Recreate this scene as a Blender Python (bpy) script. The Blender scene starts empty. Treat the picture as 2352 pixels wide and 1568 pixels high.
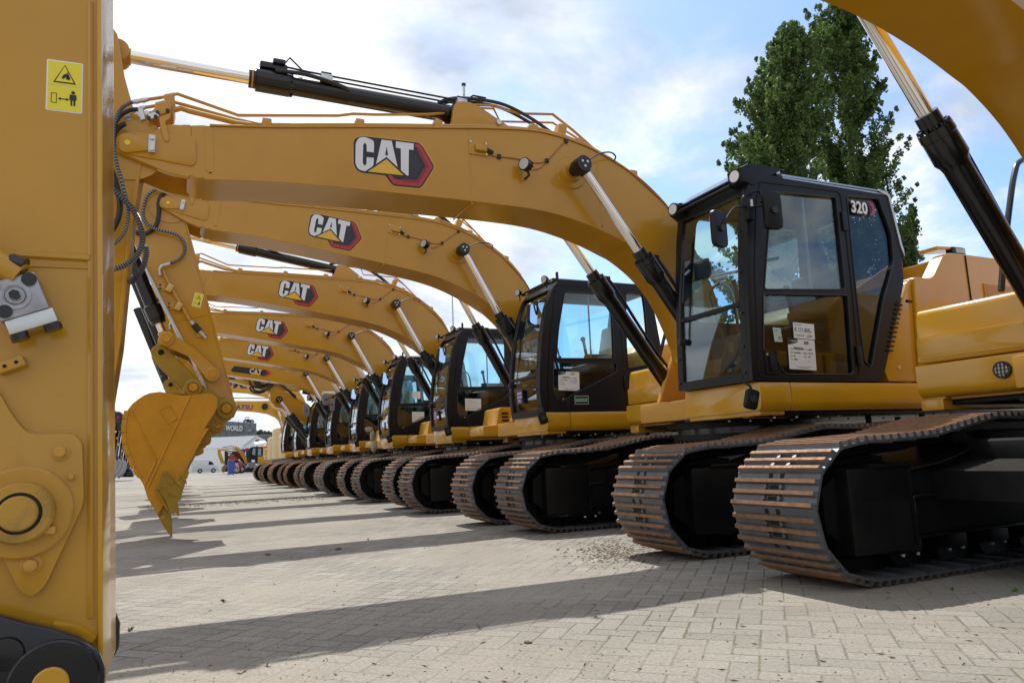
import bpy, bmesh, math, random
from mathutils import Vector, Matrix
random.seed(7)
R = math.radians
scene = bpy.context.scene
# ------------------------------------------------------------------ camera
F_PX, YAW, PIT, ROL, CAMH = 1680.0, .4365, .1529, -.0392, .8177
fw = Vector((math.sin(YAW)*math.cos(PIT), math.cos(YAW)*math.cos(PIT), math.sin(PIT)))
r0 = Vector((math.cos(YAW), -math.sin(YAW), 0)); u0 = r0.cross(fw)
c_, s_ = math.cos(ROL), math.sin(ROL)
rv = c_*r0 + s_*u0; uv = -s_*r0 + c_*u0
cam_d = bpy.data.cameras.new('camera'); cam = bpy.data.objects.new('camera', cam_d)
scene.collection.objects.link(cam); scene.camera = cam
cam_d.lens = 36*F_PX/2352; cam_d.sensor_width = 36; cam_d.clip_start = .05; cam_d.clip_end = 6000
m = Matrix.Identity(4)
for i in range(3):
    m[i][0] = rv[i]; m[i][1] = uv[i]; m[i][2] = -fw[i]
m[0][3], m[1][3], m[2][3] = 0, 0, CAMH
cam.matrix_world = m

def W(px, py, Y):
    """point at depth Y (row direction) seen at photo position px,py (2352 wide): used to measure real sizes"""
    d = fw*F_PX + rv*(px-1176) - uv*(py-784)
    return d*(Y/d.y) + Vector((0, 0, CAMH))
def G(px, py, z=0):
    d = fw*F_PX + rv*(px-1176) - uv*(py-784)
    return d*((z-CAMH)/d.z) + Vector((0, 0, CAMH))

# ------------------------------------------------------------------ world + sun
SUN_DIR = Vector((-.10, -.62, -1.0)).normalized()      # direction light travels
el = math.asin(-SUN_DIR.z); az = math.atan2(-SUN_DIR.x, -SUN_DIR.y)
world = bpy.data.worlds.new('World'); scene.world = world; world.use_nodes = True
nt = world.node_tree; nt.nodes.clear(); N = nt.nodes.new; Lk = nt.links.new
wo = N('ShaderNodeOutputWorld'); bg = N('ShaderNodeBackground'); bg.inputs[1].default_value = .118
sky = N('ShaderNodeTexSky'); sky.sky_type = 'NISHITA'; sky.sun_disc = False
sky.sun_elevation = el; sky.sun_rotation = az; sky.air_density = 1.0; sky.dust_density = 1.2; sky.ozone_density = 1.5
tc = N('ShaderNodeTexCoord'); sep = N('ShaderNodeSeparateXYZ'); Lk(tc.outputs['Generated'], sep.inputs[0])
def wm(op, a, b=None, c=None, cl=False):
    n = N('ShaderNodeMath'); n.operation = op; n.use_clamp = cl
    for i, v in enumerate((a, b, c)):
        if v is None: continue
        if isinstance(v, (int, float)): n.inputs[i].default_value = v
        else: Lk(v, n.inputs[i])
    return n.outputs[0]
zc = wm('ADD', wm('MAXIMUM', sep.outputs[2], 0.0), .22)
cx = wm('DIVIDE', sep.outputs[0], zc); cy = wm('DIVIDE', sep.outputs[1], zc)
comb = N('ShaderNodeCombineXYZ'); Lk(cx, comb.inputs[0]); Lk(cy, comb.inputs[1])
def wnoise(sc, det, rough, off, dist=0.0):
    mp = N('ShaderNodeMapping'); mp.inputs['Location'].default_value = off; Lk(comb.outputs[0], mp.inputs[0])
    n = N('ShaderNodeTexNoise'); n.inputs['Scale'].default_value = sc; n.inputs['Detail'].default_value = det
    n.inputs['Roughness'].default_value = rough; n.inputs['Distortion'].default_value = dist; Lk(mp.outputs[0], n.inputs['Vector']); return n.outputs[0]
n1 = wnoise(1.25, 10, .58, (3.1, .4, 0), .3)
n2 = wnoise(2.6, 8, .6, (7.7, 2.2, 0), .3)
# clouds thin out towards +X (the right of the photo)
bias = wm('MULTIPLY', sep.outputs[0], -.20)
cv = wm('ADD', wm('ADD', wm('MULTIPLY', n1, .62), wm('MULTIPLY', n2, .38)), bias)
ramp = N('ShaderNodeValToRGB'); Lk(cv, ramp.inputs[0])
ramp.color_ramp.elements[0].position = .33; ramp.color_ramp.elements[0].color = (0, 0, 0, 1)
ramp.color_ramp.elements[1].position = .435; ramp.color_ramp.elements[1].color = (1, 1, 1, 1)
# cloud body: bright edges, greyer cores
core = N('ShaderNodeValToRGB'); Lk(wnoise(1.9, 7, .55, (1.3, 5.2, 0), .2), core.inputs[0])
core.color_ramp.elements[0].position = .37; core.color_ramp.elements[0].color = (4.9, 5.7, 7.1, 1)
core.color_ramp.elements[1].position = .60; core.color_ramp.elements[1].color = (11.0, 11.1, 11.2, 1)
skl = N('ShaderNodeMix'); skl.data_type = 'RGBA'; skl.blend_type = 'MULTIPLY'; skl.inputs['Factor'].default_value = 1.0
Lk(sky.outputs[0], skl.inputs[6]); skl.inputs[7].default_value = (1.35, 1.55, 1.95, 1)
mx = N('ShaderNodeMix'); mx.data_type = 'RGBA'; Lk(ramp.outputs[0], mx.inputs['Factor'])
Lk(skl.outputs[2], mx.inputs[6]); Lk(core.outputs[0], mx.inputs[7])
dim = N('ShaderNodeMapRange'); dim.inputs[1].default_value = -.9; dim.inputs[2].default_value = .5; dim.inputs[3].default_value = .78; dim.inputs[4].default_value = 1.0; Lk(sep.outputs[1], dim.inputs[0])
dm = N('ShaderNodeMix'); dm.data_type = 'RGBA'; dm.blend_type = 'MULTIPLY'; dm.inputs['Factor'].default_value = 1.0; Lk(mx.outputs[2], dm.inputs[6]); Lk(dim.outputs[0], dm.inputs[7])   # the side of the sky away from the sun is duller
Lk(dm.outputs[2], bg.inputs[0]); Lk(bg.outputs[0], wo.inputs[0])
sun_d = bpy.data.lights.new('sun', 'SUN'); sun_d.energy = 5.0; sun_d.angle = R(.5); sun_d.color = (1, .95, .87)
sun = bpy.data.objects.new('sun', sun_d); scene.collection.objects.link(sun)
sun.rotation_euler = SUN_DIR.to_track_quat('-Z', 'Y').to_euler()
scene.cycles.transparent_max_bounces = 24
scene.view_settings.view_transform = 'Standard'; scene.view_settings.look = 'None'
scene.view_settings.exposure = 0; scene.view_settings.gamma = 1

# ------------------------------------------------------------------ materials
MATS = {}
def nodes(name):
    mt = bpy.data.materials.new(name); mt.use_nodes = True; MATS[name] = mt
    t = mt.node_tree; p = t.nodes['Principled BSDF']; return mt, t, p
def mat(name, col, rough=.5, metal=0, coat=0, var=0, vscale=6, bump=0, bscale=200, spec=.5, dust=0, dustcol=(.35, .29, .2), emit=None):
    mt, t, p = nodes(name)
    p.inputs['Base Color'].default_value = (*col, 1); p.inputs['Roughness'].default_value = rough
    p.inputs['Metallic'].default_value = metal; p.inputs['Coat Weight'].default_value = coat
    p.inputs['Coat Roughness'].default_value = .13; p.inputs['Specular IOR Level'].default_value = spec
    if emit: p.inputs['Emission Color'].default_value = (*emit, 1); p.inputs['Emission Strength'].default_value = 1
    if var or bump or dust:
        tc = t.nodes.new('ShaderNodeTexCoord')
    if var or dust:
        n = t.nodes.new('ShaderNodeTexNoise'); n.inputs['Scale'].default_value = vscale; n.inputs['Detail'].default_value = 8; n.inputs['Roughness'].default_value = .65
        t.links.new(tc.outputs['Object'], n.inputs['Vector'])
        mr = t.nodes.new('ShaderNodeMapRange'); mr.inputs[1].default_value = .3; mr.inputs[2].default_value = .7
        mr.inputs[3].default_value = 1-var; mr.inputs[4].default_value = 1+var; t.links.new(n.outputs[0], mr.inputs[0])
        mul = t.nodes.new('ShaderNodeMix'); mul.data_type = 'RGBA'; mul.blend_type = 'MULTIPLY'; mul.inputs['Factor'].default_value = 1
        mul.inputs[6].default_value = (*col, 1); t.links.new(mr.outputs[0], mul.inputs[7])
        out = mul.outputs[2]
        if dust:
            n2 = t.nodes.new('ShaderNodeTexNoise'); n2.inputs['Scale'].default_value = vscale*2.3; n2.inputs['Detail'].default_value = 10; n2.inputs['Roughness'].default_value = .7
            t.links.new(tc.outputs['Object'], n2.inputs['Vector'])
            m2 = t.nodes.new('ShaderNodeMapRange'); m2.inputs[1].default_value = .42; m2.inputs[2].default_value = .72; m2.inputs[3].default_value = 0; m2.inputs[4].default_value = dust
            t.links.new(n2.outputs[0], m2.inputs[0])
            m3 = t.nodes.new('ShaderNodeMix'); m3.data_type = 'RGBA'; t.links.new(m2.outputs[0], m3.inputs['Factor']); t.links.new(out, m3.inputs[6]); m3.inputs[7].default_value = (*dustcol, 1)
            out = m3.outputs[2]
            m4 = t.nodes.new('ShaderNodeMapRange'); m4.inputs[3].default_value = rough; m4.inputs[4].default_value = min(1, rough+.35); t.links.new(m2.outputs[0], m4.inputs[0]); t.links.new(m4.outputs[0], p.inputs['Roughness'])
        t.links.new(out, p.inputs['Base Color'])
    if bump:
        nb = t.nodes.new('ShaderNodeTexNoise'); nb.inputs['Scale'].default_value = bscale; nb.inputs['Detail'].default_value = 3
        t.links.new(tc.outputs['Object'], nb.inputs['Vector'])
        b = t.nodes.new('ShaderNodeBump'); b.inputs['Strength'].default_value = bump; b.inputs['Distance'].default_value = .002
        t.links.new(nb.outputs[0], b.inputs['Height']); t.links.new(b.outputs[0], p.inputs['Normal'])
    return mt
YEL = mat('yellow_paint', (.49, .238, .005), .5, spec=.25, coat=.85, var=.07, vscale=2.2, bump=.10, bscale=260, dust=.10, dustcol=(.44, .26, .05))
YELS = mat('yellow_panel_paint', (.56, .285, .006), .35, spec=.3, coat=.9, var=.04, vscale=2, dust=.05)
YELB = mat('yellow_bucket_paint', (.56, .25, .006), .5, spec=.35, var=.13, vscale=5, bump=.3, bscale=90, dust=.3, dustcol=(.40, .27, .06))
YELK = mat('lemon_yellow_paint', (.66, .36, .012), .4, coat=.3, var=.06, vscale=3, dust=.1)
OLIVE = mat('mustard_primer', (.33, .20, .006), .5, var=.15, vscale=9, dust=.2, dustcol=(.30, .22, .05))
CREAM = mat('faded_cream_paint', (.58, .43, .20), .5, var=.15, vscale=3, dust=.4, dustcol=(.55, .48, .36))
BLK = mat('black_paint', (.0055, .006, .0075), .24, spec=.4, coat=.25, var=.2, dust=.05, dustcol=(.05, .045, .04))
CABB = mat('cab_black', (.0060, .0072, .0105), .40, coat=.04, spec=.26, var=.1, dust=.04, dustcol=(.04, .04, .042))
UND = mat('undercarriage_black', (.0030, .0031, .0036), .45, var=.3, spec=.3, dust=.25, dustcol=(.018, .014, .011))
RUB = mat('rubber_hose', (.018, .018, .02), .45, bump=.2)
RIB = mat('ribbed_hose', (.05, .05, .055), .28, metal=.2)
RIB_GLINT = mat('hose_ring_glint', (.42, .43, .44), .3, metal=.3)  # pale bands paint the silvery glint on the hose ribs
BAGM = mat('dirty_plastic', (.34, .30, .24), .35, bump=.8, bscale=25, var=.2)
CHR = mat('chrome_rod', (.86, .84, .82), .10, metal=1)
ZNC = mat('zinc_steel', (.55, .56, .56), .3, metal=.9, var=.1)
BRS = mat('brass_fitting', (.5, .36, .15), .35, metal=.8)
STL = mat('track_steel', (.125, .13, .145), .40, metal=.5, var=.25, vscale=8, bump=.3, bscale=60, dust=.25, dustcol=(.10, .078, .06))
RST = mat('rusty_steel', (.25, .125, .06), .62, metal=.25, var=.35, vscale=14, bump=.4, bscale=80, dust=.75, dustcol=(.15, .11, .08))
STLR = mat('brown_track_steel', (.17, .095, .055), .65, metal=.25, var=.3, vscale=8, dust=.5, dustcol=(.28, .16, .08))
DRK = mat('painted_recess_shade', (.004, .004, .004), .8)  # flat black stands in for the shade inside slots, gaps and holes
WHT = mat('white_vinyl', (.78, .78, .78), .45)
LGW = mat('silver_vinyl', (.72, .74, .78), .35)
LGB = mat('black_vinyl', (.012, .014, .020), .35)
LGR = mat('red_vinyl', (.45, .03, .035), .35)
LGD = mat('dark_red_vinyl', (.22, .02, .03), .35)
LGY = mat('gold_vinyl', (.75, .45, .04), .35)
LGH = mat('honeycomb_vinyl', (.035, .045, .055), .4)
STY = mat('sticker_yellow', (.80, .66, .03), .45)
PRP = mat('purple_vinyl', (.09, .05, .28), .5)
PRL = mat('price_ink', (.07, .03, .30), .5)
GRN = mat('green_vinyl', (.05, .32, .10), .5)
GRL = mat('pale_green_paper', (.45, .62, .52), .6)
SEA = mat('seat_cloth', (.045, .045, .05), .8, var=.3)
PLW = mat('plastic_wrap', (.45, .46, .48), .25, bump=1, bscale=25)
LMP = mat('lamp_lens', (.46, .45, .42), .15)
SCF = mat('scuffed_yellow_steel', (.48, .25, .02), .45, coat=.15, var=.1, vscale=4, bump=.2, dust=.85, dustcol=(.10, .07, .035))
MIR = mat('mirror_glass', (.85, .86, .88), .03, metal=1)
GREY = mat('grey_plastic', (.16, .17, .19), .5)
CLAY = mat('dried_mud', (.13, .095, .06), .95, var=.4, vscale=20)
WIRE = mat('orange_wire', (.42, .15, .04), .5)
BRK = mat('bracket_yellow', (.55, .27, .03), .45, dust=.15)
ORN = mat('orange_red_paint', (.65, .09, .03), .4, coat=.4)
PNK = mat('magenta_paint', (.40, .02, .09), .35, coat=.4)
BLU = mat('blue_plastic', (.03, .09, .38), .5)
def glass(name, tint, refl=.5):
    mt = bpy.data.materials.new(name); mt.use_nodes = True; t = mt.node_tree; t.nodes.clear(); MATS[name] = mt
    o = t.nodes.new('ShaderNodeOutputMaterial'); tr = t.nodes.new('ShaderNodeBsdfTransparent'); gl = t.nodes.new('ShaderNodeBsdfGlossy')
    tr.inputs[0].default_value = (*tint, 1); gl.inputs['Roughness'].default_value = .02; gl.inputs[0].default_value = (.95, .97, 1, 1)
    ge = t.nodes.new('ShaderNodeNewGeometry'); dp = t.nodes.new('ShaderNodeVectorMath'); dp.operation = 'DOT_PRODUCT'; t.links.new(ge.outputs['Normal'], dp.inputs[0]); t.links.new(ge.outputs['Incoming'], dp.inputs[1])
    ab = t.nodes.new('ShaderNodeMath'); ab.operation = 'ABSOLUTE'; t.links.new(dp.outputs['Value'], ab.inputs[0]); om = t.nodes.new('ShaderNodeMath'); om.operation = 'SUBTRACT'; om.inputs[0].default_value = 1; t.links.new(ab.outputs[0], om.inputs[1])
    fr = t.nodes.new('ShaderNodeMath'); fr.operation = 'POWER'; t.links.new(om.outputs[0], fr.inputs[0]); fr.inputs[1].default_value = 4.0
    mr = t.nodes.new('ShaderNodeMath'); mr.operation = 'MULTIPLY_ADD'; mr.inputs[1].default_value = .9; mr.inputs[2].default_value = refl; mr.use_clamp = True
    t.links.new(fr.outputs[0], mr.inputs[0]); mx = t.nodes.new('ShaderNodeMixShader'); t.links.new(mr.outputs[0], mx.inputs[0])
    t.links.new(tr.outputs[0], mx.inputs[1]); t.links.new(gl.outputs[0], mx.inputs[2]); t.links.new(mx.outputs[0], o.inputs[0]); return mt
GLS = glass('tinted_glass', (.80, .92, .95), .07)
GLD = glass('dark_tinted_glass', (.50, .56, .58), .04)

# ------------------------------------------------------------------ mesh builder
def rounded(pts, r, n=4):
    """2d polygon with rounded corners"""
    out = []; L = len(pts)
    for i in range(L):
        p = Vector(pts[i][:2]); a = Vector(pts[i-1][:2]); b = Vector(pts[(i+1) % L][:2])
        rr = pts[i][2] if len(pts[i]) > 2 else r
        da, db = (a-p), (b-p); la, lb = da.length, db.length
        d = min(rr, la*.45, lb*.45)
        if d < 1e-5: out.append((p.x, p.y)); continue
        s, e = p+da/la*d, p+db/lb*d
        for k in range(n+1):
            t = k/n; q = s*(1-t)**2 + p*2*t*(1-t) + e*t*t; out.append((q.x, q.y))
    return out
def catmull(pts, n=6, closed=False):
    P = [Vector(p) for p in pts]; out = []; L = len(P)
    for i in range(L if closed else L-1):
        g = (lambda k: P[k % L]) if closed else (lambda k: P[min(max(k, 0), L-1)])
        a, b, c, d = g(i-1), g(i), g(i+1), g(i+2)
        for k in range(n):
            t = k/n; out.append(.5*((2*b)+(c-a)*t+(2*a-5*b+4*c-d)*t*t+(3*b-a-3*c+d)*t**3))
    if not closed: out.append(P[-1])
    return [tuple(v) for v in out]
class MB:
    def __init__(s, ox=0, oy=0, oz=0): s.v = []; s.f = []; s.mi = []; s.mats = []; s.o = Vector((ox, oy, oz))
    def mat(s, m):
        if m not in s.mats: s.mats.append(m)
        return s.mats.index(m)
    def raw(s, vs, fs, m):
        k = len(s.v); i = s.mat(m); s.v += [Vector(v) for v in vs]
        for f in fs: s.f.append([a+k for a in f]); s.mi.append(i)
        return s
    def frombm(s, bm, m):
        bm.verts.ensure_lookup_table(); bm.verts.index_update()
        s.raw([v.co.copy() for v in bm.verts], [[v.index for v in f.verts] for f in bm.faces], m); bm.free(); return s
    def box(s, x0, x1, y0, y1, z0, z1, m, bev=0, seg=2, M=None):
        bm = bmesh.new(); bmesh.ops.create_cube(bm, size=1)
        for v in bm.verts: v.co = Vector(((x0+x1)/2+v.co.x*(x1-x0), (y0+y1)/2+v.co.y*(y1-y0), (z0+z1)/2+v.co.z*(z1-z0)))
        if bev: bmesh.ops.bevel(bm, geom=list(bm.edges), offset=bev, segments=seg, affect='EDGES', profile=.6)
        if M is not None: bmesh.ops.transform(bm, matrix=M, verts=bm.verts)
        return s.frombm(bm, m)
    def prism(s, poly, y0, y1, m, bev=0, seg=1, axis='y'):
        """polygon in XZ extruded over y (axis y); axis x: poly in YZ; axis z: poly in XY"""
        bm = bmesh.new(); co = {'y': lambda a, b, c: (a, c, b), 'x': lambda a, b, c: (c, a, b), 'z': lambda a, b, c: (a, b, c)}[axis]
        A = [bm.verts.new(co(p[0], p[1], y0)) for p in poly]; B = [bm.verts.new(co(p[0], p[1], y1)) for p in poly]
        fa = bm.faces.new(A); fb = bm.faces.new(B[::-1]); n = len(A)
        for i in range(n): bm.faces.new((A[i], B[i], B[(i+1) % n], A[(i+1) % n]))
        bmesh.ops.recalc_face_normals(bm, faces=bm.faces)
        if bev:
            ed = [e for e in bm.edges if (fa in e.link_faces or fb in e.link_faces)]
            try: bmesh.ops.bevel(bm, geom=ed, offset=bev, segments=seg, affect='EDGES', profile=.6, clamp_overlap=True)
            except Exception: pass
        return s.frombm(bm, m)
    def tube(s, pts, r, m, seg=8, caps=True, ribs=0):
        P = [Vector(p) for p in pts]; T = []
        for i in range(len(P)):
            t = (P[min(i+1, len(P)-1)]-P[max(i-1, 0)]); T.append(t.normalized() if t.length > 1e-9 else Vector((0, 0, 1)))
        up = Vector((0, 0, 1)) if abs(T[0].z) < .9 else Vector((0, 1, 0)); n = (up-T[0]*up.dot(T[0])).normalized()
        vs = []; fs = []
        for i, p in enumerate(P):
            n = (n-T[i]*n.dot(T[i])).normalized(); b = T[i].cross(n); rr = r if isinstance(r, (int, float)) else r[i]
            if ribs: rr = rr*(1.12 if i % 2 else .9)
            for k in range(seg):
                a = 2*math.pi*k/seg; vs.append(p+n*(rr*math.cos(a))+b*(rr*math.sin(a)))
        fs2 = []
        for i in range(len(P)-1):
            for k in range(seg): (fs2 if ribs and i % 4 == 0 else fs).append((i*seg+k, i*seg+(k+1) % seg, (i+1)*seg+(k+1) % seg, (i+1)*seg+k))
        if caps: fs.append(tuple(range(seg))[::-1]); fs.append(tuple((len(P)-1)*seg+k for k in range(seg)))
        if fs2: k0 = len(s.v); s.raw(vs, fs, m); i2 = s.mat(RIB_GLINT); s.f += [[a+k0 for a in f] for f in fs2]; s.mi += [i2]*len(fs2); return s
        return s.raw(vs, fs, m)
    def rings(s, C, rs, d, m, seg):
        n = d.orthogonal().normalized(); b = d.cross(n); vs = []; fs = []
        for p, rr in zip(C, rs):
            for k in range(seg): a = 2*math.pi*k/seg; vs.append(p+n*(rr*math.cos(a))+b*(rr*math.sin(a)))
        for i in range(len(C)-1):
            for k in range(seg): fs.append((i*seg+k, i*seg+(k+1) % seg, (i+1)*seg+(k+1) % seg, (i+1)*seg+k))
        fs.append(tuple(range(seg))[::-1]); fs.append(tuple((len(C)-1)*seg+k for k in range(seg))); return s.raw(vs, fs, m)
    def cyl(s, p0, p1, r, m, seg=20, r1=None, bev=0):
        p0, p1 = Vector(p0), Vector(p1); d = (p1-p0).normalized(); r1 = r if r1 is None else r1
        if bev:
            L = (p1-p0).length; pts = [p0, p0+d*bev, p1-d*bev, p1]; return s.tube(pts, [r-bev, r, r1, r1-bev], m, seg)
        return s.tube([p0, p1], [r, r1], m, seg)
    def lathe(s, p0, d, prof, m, seg=24):
        d = Vector(d).normalized(); p0 = Vector(p0); return s.rings([p0+d*a for a, r in prof], [r for a, r in prof], d, m, seg)
    def ball(s, c, r, m, sub=2, sc=(1, 1, 1), jit=0):
        bm = bmesh.new(); bmesh.ops.create_icosphere(bm, subdivisions=sub, radius=r)
        for v in bm.verts:
            k = 1+random.uniform(-jit, jit); v.co = Vector((v.co.x*sc[0]*k+c[0], v.co.y*sc[1]*k+c[1], v.co.z*sc[2]*k+c[2]))
        return s.frombm(bm, m)
    def text(s, txt, size, M, m, bold=0, ext=.0005, align='LEFT', sx=1):
        cu = bpy.data.curves.new('t', 'FONT'); cu.body = txt; cu.size = size; cu.extrude = ext; cu.offset = bold; cu.align_x = align; cu.resolution_u = 3
        ob = bpy.data.objects.new('t', cu); scene.collection.objects.link(ob)
        dg = bpy.context.evaluated_depsgraph_get(); me = bpy.data.meshes.new_from_object(ob.evaluated_get(dg))
        s.raw([M @ Vector((v.co.x*sx, v.co.y, v.co.z)) for v in me.vertices], [list(p.vertices) for p in me.polygons], m)
        bpy.data.objects.remove(ob); bpy.data.curves.remove(cu); bpy.data.meshes.remove(me); return s
    def build(s, name, parent=None, smooth=35, loc=None):
        me = bpy.data.meshes.new(name); me.from_pydata([v-s.o for v in s.v], [], s.f); me.update()
        for mt in s.mats: me.materials.append(mt)
        me.polygons.foreach_set('material_index', s.mi)
        if smooth: me.shade_smooth() if hasattr(me, 'shade_smooth') else None; me.set_sharp_from_angle(angle=R(smooth))
        ob = bpy.data.objects.new(name, me); scene.collection.objects.link(ob); ob.parent = parent
        if loc: ob.location = loc
        return ob
def holed(mb, outer, holes, y0, y1, m, axis='y'):
    """plate with window openings: 2d curve filled and extruded, turned into mesh data"""
    cu = bpy.data.curves.new('c', 'CURVE'); cu.dimensions = '2D'; cu.fill_mode = 'BOTH'; cu.extrude = abs(y1-y0)/2
    for poly in [outer]+holes:
        sp = cu.splines.new('POLY'); sp.points.add(len(poly)-1); sp.use_cyclic_u = True
        for i, p in enumerate(poly): sp.points[i].co = (p[0], p[1], 0, 1)
    ob = bpy.data.objects.new('c', cu); scene.collection.objects.link(ob)
    dg = bpy.context.evaluated_depsgraph_get(); me = bpy.data.meshes.new_from_object(ob.evaluated_get(dg))
    yc = (y0+y1)/2
    f = (lambda v: (v.x, yc-v.z, v.y)) if axis == 'y' else (lambda v: (yc-v.z, v.x, v.y))
    mb.raw([f(v.co) for v in me.vertices], [list(p.vertices) for p in me.polygons], m)
    bpy.data.objects.remove(ob); bpy.data.curves.remove(cu); bpy.data.meshes.remove(me)
def empty(name, loc, rz=0, label=None, cat=None, group=None):
    o = bpy.data.objects.new(name, None); scene.collection.objects.link(o); o.location = loc; o.rotation_euler = (0, 0, rz); o.empty_display_size = .2
    tag(o, label, cat, group); return o
def tag(o, label=None, cat=None, group=None, kind=None):
    if label: o['label'] = label
    if cat: o['category'] = cat
    if group: o['group'] = group
    if kind: o['kind'] = kind
    return o
KIDS = {}
def kids(o): return [c for c in bpy.data.objects if c.parent == o]
def copy_tree(o, parent=None, skip=()):
    c = o.copy(); scene.collection.objects.link(c)
    if parent: c.parent = parent
    for ch in kids(o):
        if ch.name.split('.')[0] not in skip: copy_tree(ch, c, skip)
    return c
# ------------------------------------------------------------------ excavator pieces (measured in the frame of the machine standing at XC, YC)
XC, YC = 5.364, 5.959
def P1(px, py, yl): v = W(px, py, YC+yl); return (v.x-XC, yl, v.z)
def P1s(pts, yl): return [(P1(a, b, yl)[0], P1(a, b, yl)[2]) for a, b in pts]
XC2, YC2 = 5.312, 9.58
def P2(px, py, yl): v = W(px, py, YC2+yl); return (v.x-XC2, yl, v.z)
def P2s(pts, yl): return [(P2(a, b, yl)[0], P2(a, b, yl)[2]) for a, b in pts]
XC0, YC0 = 5.330, 2.148
def P0(px, py, yl): v = W(px, py, YC0+yl); return (v.x-XC0, yl, v.z)
def tm(x, y, z, rot=0, tilt=0):
    """text placed on a face looking towards -Y"""
    return Matrix.Translation((x, y, z)) @ Matrix.Rotation(-rot, 4, 'Y') @ Matrix(((1, 0, 0, 0), (0, 0, -1, 0), (0, 1, 0, 0), (0, 0, 0, 1)))
TRW = .655
def track_path():
    r = .38; xf, xr = -1.76, 1.80; zf = .428; pts = []
    for k in range(25):                                # front idler, bottom to top
        a = R(-90-180*k/24); pts.append((xf+r*math.cos(a), zf+r*math.sin(a)))
    pts += [(-1.5, .812), (-1.1, .830), (-.75, .890), (-.5, .935), (.0, .925), (.45, .925), (.75, .935), (1.1, .905), (1.5, .86)]
    for k in range(25):
        a = R(90-180*k/24); pts.append((xr+.40*math.cos(a), .435+.40*math.sin(a)))
    pts += [(1.4, .038), (-1.4, .038)]
    return pts
def resample(pts, n):
    P = [Vector(p) for p in pts]; P.append(P[0]); L = [0]
    for i in range(1, len(P)): L.append(L[-1]+(P[i]-P[i-1]).length)
    out = []; j = 0
    for k in range(n):
        s = L[-1]*k/n
        while L[j+1] < s: j += 1
        t = (s-L[j])/(L[j+1]-L[j]+1e-9); out.append(P[j].lerp(P[j+1], t))
    return out
def make_track_mesh(steel, rust, name='crawler_track'):
    mb = MB(); N_ = 46; pv = resample(track_path(), N_); w = TRW/2
    pitch = (pv[1]-pv[0]).length
    for k in range(N_):
        a, b = pv[k], pv[(k+1) % N_]; t = (b-a); L = t.length; t = t/L; n = Vector((t.y, -t.x))  # outward for this winding
        mid = (a+b)/2
        if (mid-Vector((0, .42))).dot(n) < 0: n = -n
        def P(s_, nn, y): q = mid+t*s_+n*nn; return (q.x, y, q.y)
        h = L/2
        # plate with turned-down leading lip
        prof = [(-h-.012, -.006), (h-.006, -.006), (h+.004, -.016), (h+.012, -.008), (h, .010), (-h-.012, .010)]
        vs = [P(s_, nn, -w) for s_, nn in prof]+[P(s_, nn, w) for s_, nn in prof]; q = len(prof)
        fs = [(i, (i+1) % q, q+(i+1) % q, q+i) for i in range(q)]+[tuple(range(q))[::-1], tuple(range(q, 2*q))]
        mb.raw(vs, fs, steel)
        for g in (-h+.012, -h+.012+L/3, -h+.012+2*L/3):
            pr = [(g-.018, .009), (g-.0105, .037), (g+.0105, .037), (g+.018, .009)]
            wy = w-.002
            vs = [P(s_, nn, -wy if nn < .02 else -wy+.006) for s_, nn in pr]+[P(s_, nn, wy if nn < .02 else wy-.006) for s_, nn in pr]
            mb.raw(vs, [(0, 1, 5, 4), (2, 3, 7, 6), (3, 2, 1, 0), (4, 5, 6, 7)], steel)
            mb.raw(vs, [(1, 2, 6, 5)], rust)
            # worn rusty flanks of the bar tips
            pr2 = [(g-.0135, .027), (g-.011, .0378), (g+.011, .0378), (g+.0135, .027)]
            vs = [P(s_, nn, -wy+.008) for s_, nn in pr2]+[P(s_, nn, wy-.008) for s_, nn in pr2]
            mb.raw(vs, [(0, 1, 5, 4), (1, 2, 6, 5), (2, 3, 7, 6)], rust)
        for vi, g in enumerate((-h+.012+L/6, -h+.012+L/2)):
            for yy in (-.062, .062):
                c0 = Vector(P(g, .008, yy)); c1 = Vector(P(g, .027, yy)); mb.cyl(c0, c1, .018, steel, 6, .014)
            sl = [P(g-.013, .0118, -.036), P(g+.013, .0118, -.036), P(g+.013, .0118, .036), P(g-.013, .0118, .036)]
            mb.raw(sl, [(0, 1, 2, 3)], DRK)  # dark quad on the solid plate paints the shade of a slot
        g = -h+.012+L*5/6
        for yy in (-.045, .045):
            sl = [P(g-.018, .0118, yy-.016), P(g+.018, .0118, yy-.016), P(g+.018, .0118, yy+.016), P(g-.018, .0118, yy+.016)]
            mb.raw(sl, [(0, 1, 2, 3)], DRK)
        # chain link behind the shoe
        for yy in (-.075, .045):
            pr = [(-h-.01, -.085), (h+.01, -.085), (h+.01, -.006), (-h-.01, -.006)]
            vs = [P(s_, nn, yy) for s_, nn in pr]+[P(s_, nn, yy+.03) for s_, nn in pr]
            mb.raw(vs, [(0, 1, 5, 4), (3, 2, 1, 0), (4, 5, 6, 7)], UND)
        mb.tube([P(-h, -.05, -.075), P(-h, -.05, .075)], .024, UND, 6)
    ob = mb.build(name, None, 30); me = ob.data; bpy.data.objects.remove(ob); return me
TRK = make_track_mesh(STL, RST); TRKR = make_track_mesh(STLR, RST)
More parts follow.
